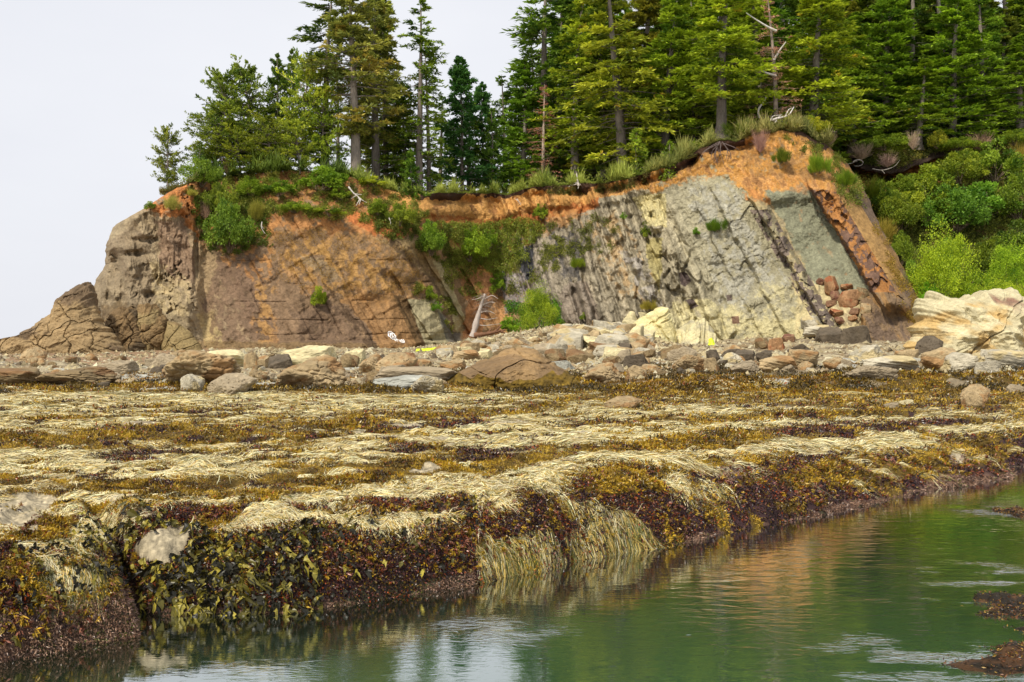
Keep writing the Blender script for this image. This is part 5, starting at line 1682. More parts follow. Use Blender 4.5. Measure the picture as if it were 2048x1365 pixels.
outline_rock('cream_rock', [(1236, 716), (1262, 690), (1258, 668), (1272, 645), (1290, 632), (1318, 616), (1345, 610), (1352, 640), (1358, 680), (1352, 712), (1320, 722), (1260, 724)],
             92, 2.6, 'large cream boulder with flaked surface at the foot of the cliff', (204, 194, 146), 431, joints(.5, .9, 1.7, .30, 432, .2), (190, 178, 128), tilt=.55)
outline_rock('striped_rock', [(1354, 716), (1360, 660), (1385, 640), (1420, 636), (1440, 668), (1450, 712), (1400, 722)],
             91, 1.8, 'cream rock foot with upright stripes, right of the large cream boulder', (190, 180, 140), 436, joints(1.3, .5, 2.4, .35, 437, .2), (160, 152, 126), tilt=.7)


def scallop(X, Z):
    wx = X + .3 * fbm(X * .8, Z * .8, 0.0, 3, 441) + .35 * Z
    wz = Z + .3 * fbm(X * .8, Z * .8, 0.0, 3, 442)
    f1, f2, cid = worley(wx * .62, wz * .8, 443, .85)
    g1, g2, gid = worley(wx * 2.0, wz * 2.4, 444, .85)
    line = np.abs((X - 30.3) * .8 - (Z - 1.9) + .3 * vn(X, Z, 0.0, 445))
    return 1.5 * f1 + .30 * g1 - .3 * (1 - sm(line, .02, .12))


def creamcol(X, Z, px, py):
    n = fbm(X * .6, Z * .9, 0.0, 4, 451)
    m = sm(n, .08, .45)[..., None]
    c = lin(182, 172, 138) * (1 - m) + lin(178, 150, 98) * m
    m2 = (sm(fbm(X * .5, Z * .5, 0.0, 3, 452), .22, .4) * sm(py, 640, 610))[..., None]
    c = c * (1 - m2) + lin(130, 100, 82) * m2
    return c * (1 + .12 * fbm(X * 4, Z * 4, 0.0, 3, 453))[..., None]


outline_rock('scalloped_rock', [(1838, 725), (1842, 690), (1850, 662), (1866, 640), (1876, 602), (1900, 590), (1930, 597), (1955, 606), (1974, 610), (1990, 592), (2012, 586), (2040, 590), (2070, 600), (2110, 640), (2120, 725), (1980, 745)],
             66, 3.0, 'big cream and ochre sandstone rock hollowed into scallops, at the right edge', (206, 194, 150), 461, scallop, colf=creamcol, tilt=.5, nt_=560, nr_=260, rough=.12, jag=.05)
outline_rock('grey_apron_rock', [(1700, 755), (1735, 722), (1790, 712), (1850, 716), (1900, 730), (1990, 742), (2010, 760), (1850, 765)],
             52, 1.2, 'smooth pale grey rock apron sloping in front of the scalloped rock', (172, 170, 156), 466, None, (150, 146, 130), tilt=1.2)
# rocks awash on the right
for (x0, y0, x1, y1, k, lab) in ((1900, 1185, 2200, 1272, 'pit0', 'red-brown weedy rock barely breaking the water at the right edge'),
                                 (1850, 1270, 2230, 1362, 'slab1', 'dark submerged rock with wet top in the bottom right corner'),
                                 (1975, 1012, 2080, 1040, 'pit0', 'small weedy rock awash in the channel, far right')):
    dd_ = F * 2.5 / ((y0 + y1) / 2 - HZ)
    sd = 500 + x0
    p, f = rock_shape(sd, 12, 12, .16, hi=True)
    p[:, 2] += .55 * fbm(p[:, 0] * 2.5, p[:, 1] * 2.5, 0.0, 4, sd + 4) * (p[:, 2] > -.5)
    n = fbm(p[:, 0] * 3, p[:, 1] * 3, p[:, 2] * 3, 4, sd)
    cc = np.where((n > .05)[:, None], lin(74, 52, 32), lin(40, 34, 26)) * (1 + .5 * fbm(p[:, 0] * 11, p[:, 1] * 11, 0.0, 3, sd + 1))[:, None]
    o = link('awash_rock', mesh_data('awash_rock', p, f, M_ROCK, cc))
    wx = (x1 - x0) / F * dd_ / 2
    o.location = ((x0 + x1 - 2048) / 2 / F * dd_, dd_, WL - .12)
    o.scale = (wx, (1 / (y0 - HZ) - 1 / (y1 - HZ)) * F * 2.5 / 2, .16)
    tag(o, lab, 'rock')
    kk = RNG.choice(np.flatnonzero(p[:, 2] > -.35), 5000)
    sc_ = np.array(o.scale)
    nn_ = unit(p[kk] / sc_)
    dw = unit(RNG.normal(0, 1, (5000, 3)) * np.array([1, 1, .35]) + nn_ * .1)
    vq, fq = leaves(p[kk] * sc_ + nn_ * .01, dw, unit(RNG.normal(0, 1, (5000, 3))), .028 * RNG.uniform(.5, 1.6, 5000), .012, .1)
    u_ = RNG.random(5000)
    wc = np.where((u_ < .5)[:, None], lin(52, 38, 24), np.where((u_ < .8)[:, None], lin(108, 66, 34), lin(150, 118, 44))) * RNG.uniform(.7, 1.3, (5000, 1))
    link('weed', mesh_data('weed', vq / sc_, fq, M_WEED, rep4(wc), False), o)

# ------------------------------------------------------------------ driftwood, roots, snag, paint
def bez(pts, k=10):
    pts = np.array(pts, float)
    n = len(pts)
    q = np.linspace(0, n - 1, k)
    out = np.stack([np.interp(q, np.arange(n), pts[:, a]) for a in range(3)], -1)
    for _ in range(2):
        out[1:-1] = (out[:-2] + 2 * out[1:-1] + out[2:]) / 4
    return out


def wood(name, label, cat, strokes, d, col, r=0.08, br=.55, ys=0.0):
    """branches drawn as strokes of (px,py) at distance d; each becomes a tapered limb with its own depth"""
    rg = np.random.default_rng(int(strokes[0][0][0]))
    root = None
    ctr = P(strokes[0][0][0], strokes[0][0][1], d)
    res = []
    for q, s in enumerate(strokes):
        dep = rg.uniform(-.5, .5) * (q > 0) + ys
        pts = [P(x, y, d + dep * (i / max(1, len(s) - 1))) - ctr for i, (x, y) in enumerate(s)]
        pa = bez(pts, 12)
        rr = (r if q == 0 else r * br) * np.linspace(1, .3, 12) * (1 + .15 * rg.normal(0, 1, 12))
        res.append(tubes(pa[None], rr[None], 8))
    root = empty(name, tuple(ctr))
    v, f = res[0]
    link('trunk' if 'root' not in name else 'root', mesh_data('trunk', v, f, M_WOOD, np.broadcast_to(lin(*col), v.shape)), root)
    for v, f in res[1:]:
        link('branch' if 'root' not in name else 'root', mesh_data('branch', v, f, M_WOOD, np.broadcast_to(lin(*col), v.shape)), root)
    return tag(root, label, cat)


W = (200, 192, 184)
bpy.context.view_layer.update()
for q, st_ in enumerate(([(1552, 62), (1538, 56), (1512, 40), (1492, 26)], [(1552, 152), (1530, 146), (1508, 134), (1494, 132)], [(1548, 120), (1560, 100), (1572, 84)], [(1520, 236), (1514, 222), (1530, 200), (1534, 190)])):
    dq = PALE.location.y - .1 * q
    pa = bez([P(x, y, dq - .5 * i) for i, (x, y) in enumerate(st_)], 12)
    v, f = tubes(pa[None], (.16 * np.linspace(1, .3, 12))[None], 8)
    lo_ = link('limb', mesh_data('limb', v, f, M_WOOD, np.broadcast_to(lin(206, 200, 192), v.shape)), PALE)
    lo_.matrix_parent_inverse = PALE.matrix_world.inverted()
cd = lambda x, y: float(cliff_depth(np.array([float(x)]), np.array([float(y)]), False)[0])
wood('driftwood_tangle', 'bleached driftwood tangle on the top of the grassy hump', 'driftwood',
     [[(1545, 240), (1560, 236), (1578, 232), (1588, 214)], [(1540, 244), (1545, 232), (1565, 230)], [(1550, 246), (1562, 228), (1572, 240)], [(1540, 240), (1555, 244), (1572, 243)], [(1570, 234), (1578, 218), (1588, 216)]], cd(1560, 265) - 0.2, W, .14)
wood('bleached_stump', 'bleached white root stump on the turf edge above the orange band', 'driftwood',
     [[(1157, 372), (1155, 360), (1153, 346)], [(1157, 368), (1148, 370), (1137, 374)], [(1158, 368), (1166, 374)], [(1156, 366), (1146, 366), (1140, 371)], [(1158, 370), (1156, 378)]], cd(1157, 375) - 1.0, W, .16)
wood('fallen_root', 'pale broken branches hanging below the roots of the golden spruce', 'driftwood',
     [[(697, 374), (706, 386), (722, 398)], [(720, 398), (712, 412)], [(716, 396), (734, 406)], [(706, 388), (724, 390)], [(722, 398), (718, 410)], [(712, 392), (702, 398)]], cd(715, 400) - .8, W, .12)
wood('curved_root', 'thin white curved root at the upper left of the brown slab', 'root',
     [[(524, 444), (522, 456), (530, 468), (538, 474)], [(523, 452), (528, 458)]], cd(530, 465) - .5, W, .06)
wood('hanging_root', 'pale looped root hanging in the root cave on the right', 'root',
     [[(1706, 324), (1716, 318), (1726, 322), (1728, 328), (1718, 334), (1708, 332)], [(1690, 330), (1706, 326), (1716, 322)], [(1745, 338), (1765, 342), (1790, 334), (1800, 320)], [(1764, 341), (1770, 348)]], 126, (170, 160, 150), .07)
wood('root_mass', 'dark exposed roots spilling from under the clean grey trunk', 'roots',
     [[(1440, 284), (1434, 296), (1428, 312), (1436, 326)], [(1440, 284), (1420, 294), (1404, 306)], [(1444, 284), (1456, 300), (1452, 318)], [(1442, 286), (1440, 304), (1448, 328)], [(1444, 286), (1466, 294), (1478, 300)],
      [(1436, 290), (1424, 302), (1422, 318)], [(1446, 288), (1462, 306), (1460, 326)], [(1438, 288), (1412, 300), (1398, 318)], [(1434, 292), (1440, 312), (1430, 326)]], cd(1440, 300) - 2.0, (96, 84, 80), .12)
wood('hanging_root', 'thin grey roots hanging over the orange soil band above the gully', 'root',
     [[(1034, 398), (1040, 408), (1046, 418)], [(1036, 400), (1036, 412)], [(1030, 398), (1044, 408)]], cd(1038, 405) - .8, W, .06)
wood('hanging_root', 'small pale root on the dark soil below the ledge pine', 'root',
     [[(778, 436), (782, 446), (780, 452)], [(780, 440), (786, 436)]], cd(780, 445) - .6, W, .06)
snag = wood('fallen_snag', 'leaning dead grey snag with fine drooping twigs at the foot of the cove', 'dead tree',
     [[(945, 674), (952, 648), (960, 618), (970, 588)], [(962, 612), (980, 604), (990, 606)], [(966, 600), (984, 590), (996, 598)], [(958, 626), (978, 622), (990, 628)], [(968, 592), (956, 598), (944, 600)],
      [(955, 636), (975, 640), (995, 636)], [(952, 650), (970, 652), (1000, 648)]], 104.0, (176, 164, 154), .38, .16)
tp_, fp_ = [], []
rg = np.random.default_rng(9)
for q in range(150):
    a_ = rg.uniform(-.3, 2.6)
    s0 = P(958 + rg.uniform(0, 14), 625 - rg.uniform(0, 36), 104.0 + rg.uniform(-.8, .8))
    L_ = rg.uniform(.5, 1.9)
    dv = np.array([abs(math.cos(a_)) * (1 if rg.random() < .8 else -1), rg.uniform(-.4, .4), math.sin(a_) * .45])
    tt = np.linspace(0, 1, 6)[:, None]
    tp_.append(s0 + dv * L_ * tt - np.array([0, 0, 1.0]) * L_ * .55 * tt ** 2)
v, f = tubes(np.array(tp_), np.broadcast_to(.014 * (1 - .7 * np.linspace(0, 1, 6)), (150, 6)), 4)
link('twigs', mesh_data('twigs', v - np.array(snag.location), f, M_WOOD, np.broadcast_to(lin(128, 116, 106), v.shape)), snag)
wood('log', 'dark brown log lying on rubble right of the foot of the snag', 'log', [[(948, 672), (975, 668), (1010, 660)], [(990, 664), (1004, 650)], [(1000, 662), (1012, 668)], [(975, 668), (984, 656)]], 103.5, (110, 78, 56), .3)
B('tussock', 888, 708, 4, 4, 'x') if False else None


def blob_patch(name, label, pts, d0, mat, tilt):
    """thin irregular mat of alga lying on rock"""
    ol = np.array(pts, float)
    k = 90
    cl = np.vstack([ol, ol[:1]])
    cum = np.concatenate([[0], np.cumsum(np.linalg.norm(np.diff(cl, axis=0), axis=1))])
    t = np.linspace(0, cum[-1], k, endpoint=False)
    ex, ey = np.interp(t, cum, cl[:, 0]), np.interp(t, cum, cl[:, 1])
    ex = ex + 1.2 * fbm(t / 3, t * 0, 0.0, 2, 7)
    ey = ey + .8 * fbm(t / 3, t * 0 + 5, 0.0, 2, 8)
    c = ol.mean(0)
    rr = np.linspace(0, 1, 12)[:, None]
    px, py = c[0] + rr * (ex - c[0]), c[1] + rr * (ey - c[1])
    d = d0 - tilt * (py - ol[:, 1].max()) * d0 / F * 1.0
    v = P(px, py, d)
    v[..., 1] -= .12 * (1 - rr ** 4) * (1 + .5 * fbm(v[..., 0] * 4, v[..., 2] * 4, 0.0, 2, 3))
    ctr = v.reshape(-1, 3).mean(0)
    o = link(name, mesh_data(name, v.reshape(-1, 3) - ctr, grid_faces(12, k, True), mat), loc=tuple(ctr))
    return tag(o, label, 'alga')


blob_patch('alga_patch', 'vivid yellow-green alga patch where the brown slab meets the shore', [(830, 703), (834, 698), (850, 697), (866, 696), (880, 693), (874, 699), (858, 704), (842, 707)], 88.0, M_ALGA, 1.0)
blob_patch('alga_patch', 'vivid yellow-green alga patch at the foot of the striped cream rock', [(1414, 698), (1418, 678), (1424, 676), (1432, 690), (1424, 694), (1416, 702)], 86.5, M_ALGA, .6)

# the white spray-painted doodle on the slab
def doodle():
    S = []
    def ring(cx, cy, rx, ry, rot=0.6, a0=0, a1=6.28):
        a = np.linspace(a0, a1, 26)
        x, y = rx * np.cos(a), ry * np.sin(a)
        S.append(np.stack([cx + x * math.cos(rot) - y * math.sin(rot), cy + x * math.sin(rot) + y * math.cos(rot)], -1))
    k = 200 / 2048.0
    q = lambda x, y: (720 + x * k, 640 + y * k)
    S.append(np.array([q(*p) for p in [(600, 235), (575, 255), (580, 300), (575, 320), (600, 345), (625, 350), (640, 380), (670, 400), (690, 395), (740, 435), (745, 400), (725, 385), (738, 350), (700, 290), (640, 245), (600, 235)]]))
    for (cx, cy, rx, ry) in ((628, 262, 40, 14), (605, 310, 20, 20), (640, 290, 14, 12), (685, 312, 28, 22), (645, 350, 30, 22), (712, 345, 16, 28), (715, 395, 24, 14)):
        x, y = q(cx, cy)
        ring(x, y, rx * k, ry * k)
    S.append(np.array([q(740, 385), q(770, 405), q(790, 415)]))
    S.append(np.array([q(760, 425), q(775, 440)]))
    S.append(np.array([q(*p) for p in [(795, 430), (820, 410), (835, 430), (850, 400), (865, 425), (885, 405), (905, 430), (915, 465), (895, 450), (885, 475), (860, 455), (845, 460), (825, 440), (800, 430)]]))
    S.append(np.array([q(*p) for p in [(830, 435), (850, 430), (870, 440), (900, 440)]]))
    S.append(np.array([q(*p) for p in [(850, 450), (875, 430), (890, 445)]]))
    V, Fc, off = [], [], 0
    for s in S:
        cum = np.concatenate([[0], np.cumsum(np.linalg.norm(np.diff(s, axis=0), axis=1))])
        t = np.arange(0, cum[-1] + .15, .3)
        x, y = np.interp(t, cum, s[:, 0]), np.interp(t, cum, s[:, 1])
        tx_, ty_ = np.gradient(x), np.gradient(y)
        ln_ = np.hypot(tx_, ty_) + 1e-6
        nx, ny = -ty_ / ln_ * .55, tx_ / ln_ * .55
        a = cliff_xyz(x + nx, y + ny)
        b_ = cliff_xyz(x - nx, y - ny)
        dm = np.minimum(a[:, 1], b_[:, 1]) - .12
        a = P(x + nx, y + ny, dm)
        b_ = P(x - nx, y - ny, dm)
        v = np.stack([a, b_], 1)
        V.append(v.reshape(-1, 3))
        i = np.arange(len(t) - 1)
        Fc.append(np.stack([2 * i, 2 * i + 1, 2 * i + 3, 2 * i + 2], -1) + off)
        off += 2 * len(t)
    V = np.concatenate(V)
    ctr = V.mean(0)
    o = link('graffiti', mesh_data('graffiti', V - ctr, np.concatenate(Fc), M_PAINT), loc=tuple(ctr))
    tag(o, 'white spray-painted flower doodle with a small scribble on the brown slab', 'graffiti')


doodle()

# ------------------------------------------------------------------ ground cover (uncountable)
def stuff(name, v, f, mat, col):
    o = link(name, mesh_data(name, v, f, mat, col, False))
    o['kind'] = 'stuff'
    return o


def pick(mask, n, wgt=None):
    idx = np.flatnonzero(mask.ravel())
    if wgt is None:
        return RNG.choice(idx, n)
    w_ = wgt.ravel()[idx]
    return RNG.choice(idx, n, p=w_ / w_.sum())


gx, gy, gz, ge = GX.ravel(), GY.ravel(), GZ.ravel(), GE.ravel()
NX = np.gradient(GZ, axis=1) / np.gradient(GX, axis=1)
NYY = np.gradient(GZ, axis=0) / np.gradient(GY, axis=0)
gn = unit(np.stack([-np.clip(NX, -3, 3), -np.clip(NYY, -3, 3), np.ones_like(GX)], -1)).reshape(-1, 3)
vis = (GPX > -330) & (GPX < 2420) & (GY < 60) & (GE > -0.12)


def place(idx, jit=0.5):
    d = gy[idx]
    jx = np.where((GPX.ravel()[idx] < -55) | (GPX.ravel()[idx] > 2108), 1.8, 1.0)
    return np.stack([gx[idx] + RNG.uniform(-1, 1, len(idx)) * d * .0008 * jx, gy[idx] + RNG.uniform(-1, 1, len(idx)) * d * .0015, gz[idx]], -1), gn[idx], d


# surfgrass: long pale strands lying along the flow, falling over the edge
def ribbons(c, n, d, dirv, L, Wd, lift, k=4):
    N = len(c)
    t = np.linspace(0, 1, k + 1)
    pts = np.zeros((N, k + 1, 3))
    p = c.copy()
    dr = dirv.copy()
    for q in range(k + 1):
        zz = G(p[:, 0], p[:, 1])
        pts[:, q] = np.stack([p[:, 0], p[:, 1], zz + lift * (math.sin(math.pi * min(t[q] * 1.1, 1)) * 1.0 + .35)], -1)
        slope = np.clip(np.abs(zz - G(p[:, 0] + dr[:, 0] * .05, p[:, 1] + dr[:, 1] * .05)) / .05, 0, 2.5)
        stp = (L / k) / np.sqrt(1 + slope ** 2)
        ang = RNG.normal(0, .32 if L.mean() < .24 else .15, N)
        ca_, sa_ = np.cos(ang), np.sin(ang)
        dr = np.stack([dr[:, 0] * ca_ - dr[:, 1] * sa_, dr[:, 0] * sa_ + dr[:, 1] * ca_], -1)
        p[:, 0] += dr[:, 0] * stp
        p[:, 1] += dr[:, 1] * stp
    pts[..., 2] = np.maximum(pts[..., 2], WL - .03)
    tg = unit(np.gradient(pts, axis=1))
    sd = unit(np.cross(tg, n[:, None] + RNG.normal(0, .35, (N, 1, 3))))
    wv = (Wd[:, None] * np.array([.8, 1, .9, .7, .15])[None, :k + 1])[..., None] / 2
    v = np.stack([pts + sd * wv, pts - sd * wv], 2)
    i = np.arange(k)
    f = np.stack([2 * i, 2 * i + 1, 2 * i + 3, 2 * i + 2], -1)[None] + (np.arange(N) * 2 * (k + 1))[:, None, None]
    return v.reshape(-1, 3), f.reshape(-1, 4), 2 * (k + 1)


cls = CL
for (lo, hi, N, wmul) in ((7, 14, 210000, 1.0), (14, 22, 120000, 1.0), (22, 36, 100000, 1.0)):
    idx = pick((cls == 0) & vis & (GY >= lo) & (GY < hi), N)
    c, n, d = place(idx)
    # strand direction: along strike, turning downhill near the edge
    e0 = ge[idx]
    gxn, gyn = -n[:, 0], -n[:, 1]
    fl = 0.8 * fbm(c[:, 0] / 1.2, c[:, 1] / 1.2, 0.0, 3, 191) + (1.1 if lo < 14 else .4) * vn(c[:, 0] / .3, c[:, 1] / .3, 0.0, 192)
    base = np.stack([np.cos(math.radians(16) + fl), np.sin(math.radians(16) + fl) * .8], -1)
    dn = np.stack([np.full(N, .62), np.full(N, -.78)], -1)
    wet0 = np.exp(-np.maximum(e0, 0) / .35)
    k_ = np.exp(-np.maximum(e0, 0) / 0.75)[:, None]
    dirv = unit(base * (1 - k_) + dn * k_ + RNG.normal(0, .34 if lo < 14 else .14, (N, 2)))
    L = (RNG.uniform(.08, .30, N) + .2 * wet0 * RNG.random(N)) * (1 + (.03 if lo < 14 else .09) * (d - 9))
    Wd = (.0036 if lo < 14 else .0034) * RNG.uniform(.6, 1.5, N) * np.maximum(d / 9.5, 1) * 1.15
    v, f, rep = ribbons(c, n, d, dirv, L, Wd, RNG.uniform(0, .05, N) * .5 * (1 + .6 * sm(e0, 1.2, 0)))
    wet = np.exp(-np.maximum(e0, 0) / .35)
    tn = fbm(c[:, 0] / .5, c[:, 1] / .25, 0.0, 3, 193)
    gr = sm(RNG.normal(0, .5, N) + tn * 1.2 + 1.35 * np.exp(-np.maximum(e0, 0) / .5) - .66, -.1, 1.2)[:, None]
    col = lin(252, 242, 204) * (1 - gr) + lin(122, 122, 42) * gr
    col = col * (1 - .25 * wet)[:, None] * np.array([1, .99, .9])
    yl = (RNG.random(N) < .28 + .3 * wet)[:, None]
    col = np.where(yl, lin(222, 192, 104), col) * RNG.uniform(.6, 1.12, (N, 1)) * (1 + .35 * fbm(c[:, 0] / .22, c[:, 1] / .12, 0.0, 2, 194))[:, None]
    dk = (RNG.random(N) < .10 + .38 * wet)[:, None]
    col = np.where(dk, lin(78, 86, 28), col)
    br = (RNG.random(N) < .12)[:, None]
    col = np.where(br, lin(126, 92, 50), col)
    stuff('surfgrass', v, f, M_EELGRASS, np.repeat(col, rep, 0))

# golden rockweed: short forked fronds standing and lying every way
for (lo, hi, N) in ((7, 14, 150000), (14, 24, 140000), (24, 60, 110000)):
    idx = pick((cls == 1) & vis & (GY >= lo) & (GY < hi), N)
    c, n, d = place(idx)
    sz = .030 * np.maximum(d / 11, 1) ** .9 * (1 + .5 * vn(c[:, 0] * 1.5, c[:, 1] * 1.5, 0.0, 188))
    dr = unit(RNG.normal(0, 1, (N, 3)) + n * .55 + np.array([.25, -.35, 0]))
    c = c + n * (RNG.uniform(-.2, .9, N) * sz)[:, None]
    v, f = leaves(c, dr, unit(RNG.normal(0, 1, (N, 3))), sz * RNG.uniform(.7, 1.5, N), sz * RNG.uniform(.25, .5, N), .1)
    cn_ = fbm(c[:, 0] * 2.6, c[:, 1] * 4.0, 0.0, 3, 195) + .6 * vn(c[:, 0] * 8, c[:, 1] * 10, 0.0, 198)
    m = np.clip(.42 + 1.0 * cn_ + RNG.normal(0, .22, N), 0, 1)[:, None]
    col = lin(62, 46, 14) * (1 - m) + lin(190, 156, 44) * m
    col = np.where((RNG.random(N) < .05)[:, None], lin(150, 78, 26), col)
    stuff('rockweed', v, f, M_WEED, rep4(col))

# dark purple and red leafy weeds
for (lo, hi, N) in ((7, 13, 120000), (13, 36, 90000)):
    idx = pick((cls == 2) & vis & (GY >= lo) & (GY < hi), N)
    c, n, d = place(idx)
    sz = .024 * np.maximum(d / 11, 1)
    dr = unit(RNG.normal(0, 1, (N, 3)) + n * .4 + np.array([.1, -.2, -.1]))
    c = c + n * (RNG.uniform(-.2, .8, N) * sz)[:, None]
    v, f = leaves(c, dr, unit(RNG.normal(0, 1, (N, 3))), sz * RNG.uniform(.6, 1.6, N), sz * RNG.uniform(.4, .8, N), .15)
    patch = fbm(c[:, 0] * 3, c[:, 1] * 3, c[:, 2] * 3, 3, 197)
    u_ = RNG.random(N) + .35 * patch
    col = np.where((u_ < .50)[:, None], lin(42, 28, 28), np.where((u_ < .68)[:, None], lin(74, 40, 32), np.where((u_ < .84)[:, None], lin(122, 96, 26),
                   np.where((u_ < .93)[:, None], lin(128, 84, 76), lin(150, 70, 28))))) * RNG.uniform(.7, 1.3, (N, 1))
    stuff('red_algae', v, f, M_WEED, rep4(col))
# crust and turf on the bare lower wall
idx = pick((cls == 3) & vis & ~BARN & (GE < 1.2) & (GY < 22), 130000, 1 / (GE + .3).clip(.1))
c, n, d = place(idx)
N = len(idx)
sz = .022 * np.maximum(d / 10, 1)
v, f = leaves(c + n * .006, unit(RNG.normal(0, .8, (N, 3)) + n * .5 + np.array([.1, -.1, -.9])), unit(RNG.normal(0, 1, (N, 3))), sz * RNG.uniform(.6, 2.0, N), sz * .4, .1)
u_ = RNG.random(N) + .5 * fbm(c[:, 0] * 3, c[:, 1] * 3, c[:, 2] * 5, 3, 201)
col = np.where((u_ < .40)[:, None], lin(78, 56, 46), np.where((u_ < .78)[:, None], lin(142, 110, 88), np.where((u_ < .95)[:, None], lin(170, 138, 114), lin(96, 104, 34)))) * RNG.uniform(.7, 1.25, (N, 1))
stuff('algal_turf', v, f, M_WEED, rep4(col))

# bigger fan-shaped fronds over the seaward slope
K = 5200
idx = pick((GE < 1.5) & (GE > .02) & vis & (GY < 21) & (CL != 0) & ~BARN & (GZ > WL + .12) & (fbm(GX * 1.4, GY * 1.4, GZ * 2, 3, 203) > -.12), K)
c, n, d = place(idx)
fan = 10
ci = np.repeat(np.arange(K), fan)
N = K * fan
down = unit(np.stack([np.full(K, .35), np.full(K, -.55), np.full(K, -.35)], -1) + RNG.normal(0, .5, (K, 3)))
dr = unit(down[ci] + RNG.normal(0, .42, (N, 3)) + n[ci] * .25)
sz = .05 * np.maximum(d / 12, 1)[ci]
v, f = leaves(c[ci] + n[ci] * .012 + RNG.normal(0, .008, (N, 3)), dr, unit(n[ci] + RNG.normal(0, .5, (N, 3))), sz * RNG.uniform(.5, 1.3, N), sz * RNG.uniform(.16, .34, N), .15)
u_ = RNG.random(K)
cc = np.where((u_ < .34)[:, None], lin(150, 124, 34), np.where((u_ < .52)[:, None], lin(188, 150, 40), np.where((u_ < .72)[:, None], lin(112, 60, 34), np.where((u_ < .88)[:, None], lin(52, 34, 34), lin(156, 104, 84)))))
stuff('rockweed', v, f, M_WEED, rep4(cc[ci] * RNG.uniform(.6, 1.2, (N, 1))))

# kelp: broad glossy straps hanging off the wall in the lower left
M_KELP = mat_leaf('glossy_kelp', 0.42, 0.08, 0.35)
def kelp(N, x0, x1, elo, ehi, Lr, Wr, seed):
    rg = np.random.default_rng(seed)
    m = vis & (GPX > x0) & (GPX < x1) & (GE > elo) & (GE < ehi) & (GY < 13) & ~BARN
    idx = rg.choice(np.flatnonzero(m.ravel()), N)
    n = gn[idx]
    c = np.stack([gx[idx], gy[idx], gz[idx]], -1) + n * .035
    k = 6
    t = np.linspace(0, 1, k + 1)
    L = rg.uniform(*Lr, N)
    out = unit(np.stack([np.full(N, .25), np.full(N, -1.0), np.zeros(N)], -1) + rg.normal(0, .35, (N, 3)) * np.array([1, 1, .3]))
    pts = c[:, None] + out[:, None] * (L[:, None] * (0.55 * (1 - (1 - t) ** 2)) * .45)[..., None]
    pts[..., 2] += .05 * np.sin(t * 2.4)[None] - (L[:, None] * t ** 1.4 * .8)
    curl = rg.normal(0, 1, (N, 2))
    pts[..., 0] += (L[:, None] * (curl[:, :1] * .35 * t ** 2 + curl[:, 1:] * .12 * np.sin(t * 5)))
    pts[..., 2] = np.maximum(pts[..., 2], WL - .02 - .02 * rg.random((N, 1)))
    gzz = G(pts[..., 0].ravel(), pts[..., 1].ravel()).reshape(N, k + 1)
    pts[..., 2] = np.maximum(pts[..., 2], gzz + .03)
    tg = unit(np.gradient(pts, axis=1))
    sd = unit(np.cross(tg, out[:, None] + rg.normal(0, .4, (N, 1, 3))))
    wv = (rg.uniform(*Wr, N)[:, None] * np.array([.12, .75, 1, 1, .9, .65, .2])[None])[..., None] / 2
    ruf = rg.normal(0, .009, (N, k + 1, 3))
    nrm = np.cross(tg, sd)
    v = np.stack([pts + sd * wv + ruf, pts + nrm * wv * .35, pts - sd * wv - ruf], 2)
    i = np.arange(k)
    f = np.concatenate([np.stack([3 * i, 3 * i + 1, 3 * i + 4, 3 * i + 3], -1), np.stack([3 * i + 1, 3 * i + 2, 3 * i + 5, 3 * i + 4], -1)])[None] + (np.arange(N) * 3 * (k + 1))[:, None, None]
    u_ = rg.random(N)
    col = np.where((u_ < .52)[:, None], lin(34, 32, 20), np.where((u_ < .78)[:, None], lin(84, 78, 28), lin(146, 134, 52))) * rg.uniform(.7, 1.3, (N, 1))
    return v.reshape(-1, 3), f.reshape(-1, 4), np.repeat(col, 3 * (k + 1), 0)


kv, kf, kc = [], [], []
off = 0
for a in (kelp(620, 262, 640, .0, .7, (.08, .24), (.02, .045), 1), kelp(130, 290, 520, .0, .5, (.12, .22), (.045, .075), 2), kelp(150, 170, 330, .1, 1.0, (.08, .2), (.02, .04), 3), kelp(160, 600, 960, .05, .8, (.06, .14), (.02, .04), 4), kelp(160, 20, 260, .05, .6, (.06, .12), (.018, .035), 5)):
    kv.append(a[0])
    kf.append(a[1] + off)
    kc.append(a[2])
    off += len(a[0])
stuff('kelp', np.concatenate(kv), np.concatenate(kf), M_KELP, np.concatenate(kc))

# weed skirts on the shore rocks and ledges farther off
idx = pick((GPX > -60) & (GPX < 2110) & (GY >= 33) & (GY < 46) & (fbm(GX / 2.2, GY / 1.6, 0.0, 4, 199) > -.05) & ((GPX < 1150) | (GPX > 1150)), 60000, np.where(GPX > 1150, 2.0, .7))
c, n, d = place(idx)
N = len(idx)
sz = .09
dr = unit(RNG.normal(0, 1, (N, 3)) + n * .6)
v, f = leaves(c + n * .02, dr, unit(RNG.normal(0, 1, (N, 3))), sz * RNG.uniform(.6, 1.5, N), sz * .5, .1)
m = np.clip(.35 + .8 * fbm(c[:, 0], c[:, 1], 0.0, 3, 196) + RNG.normal(0, .2, N), 0, 1)[:, None]
stuff('rockweed', v, f, M_WEED, rep4(lin(60, 46, 16) * (1 - m) + lin(176, 128, 34) * m))

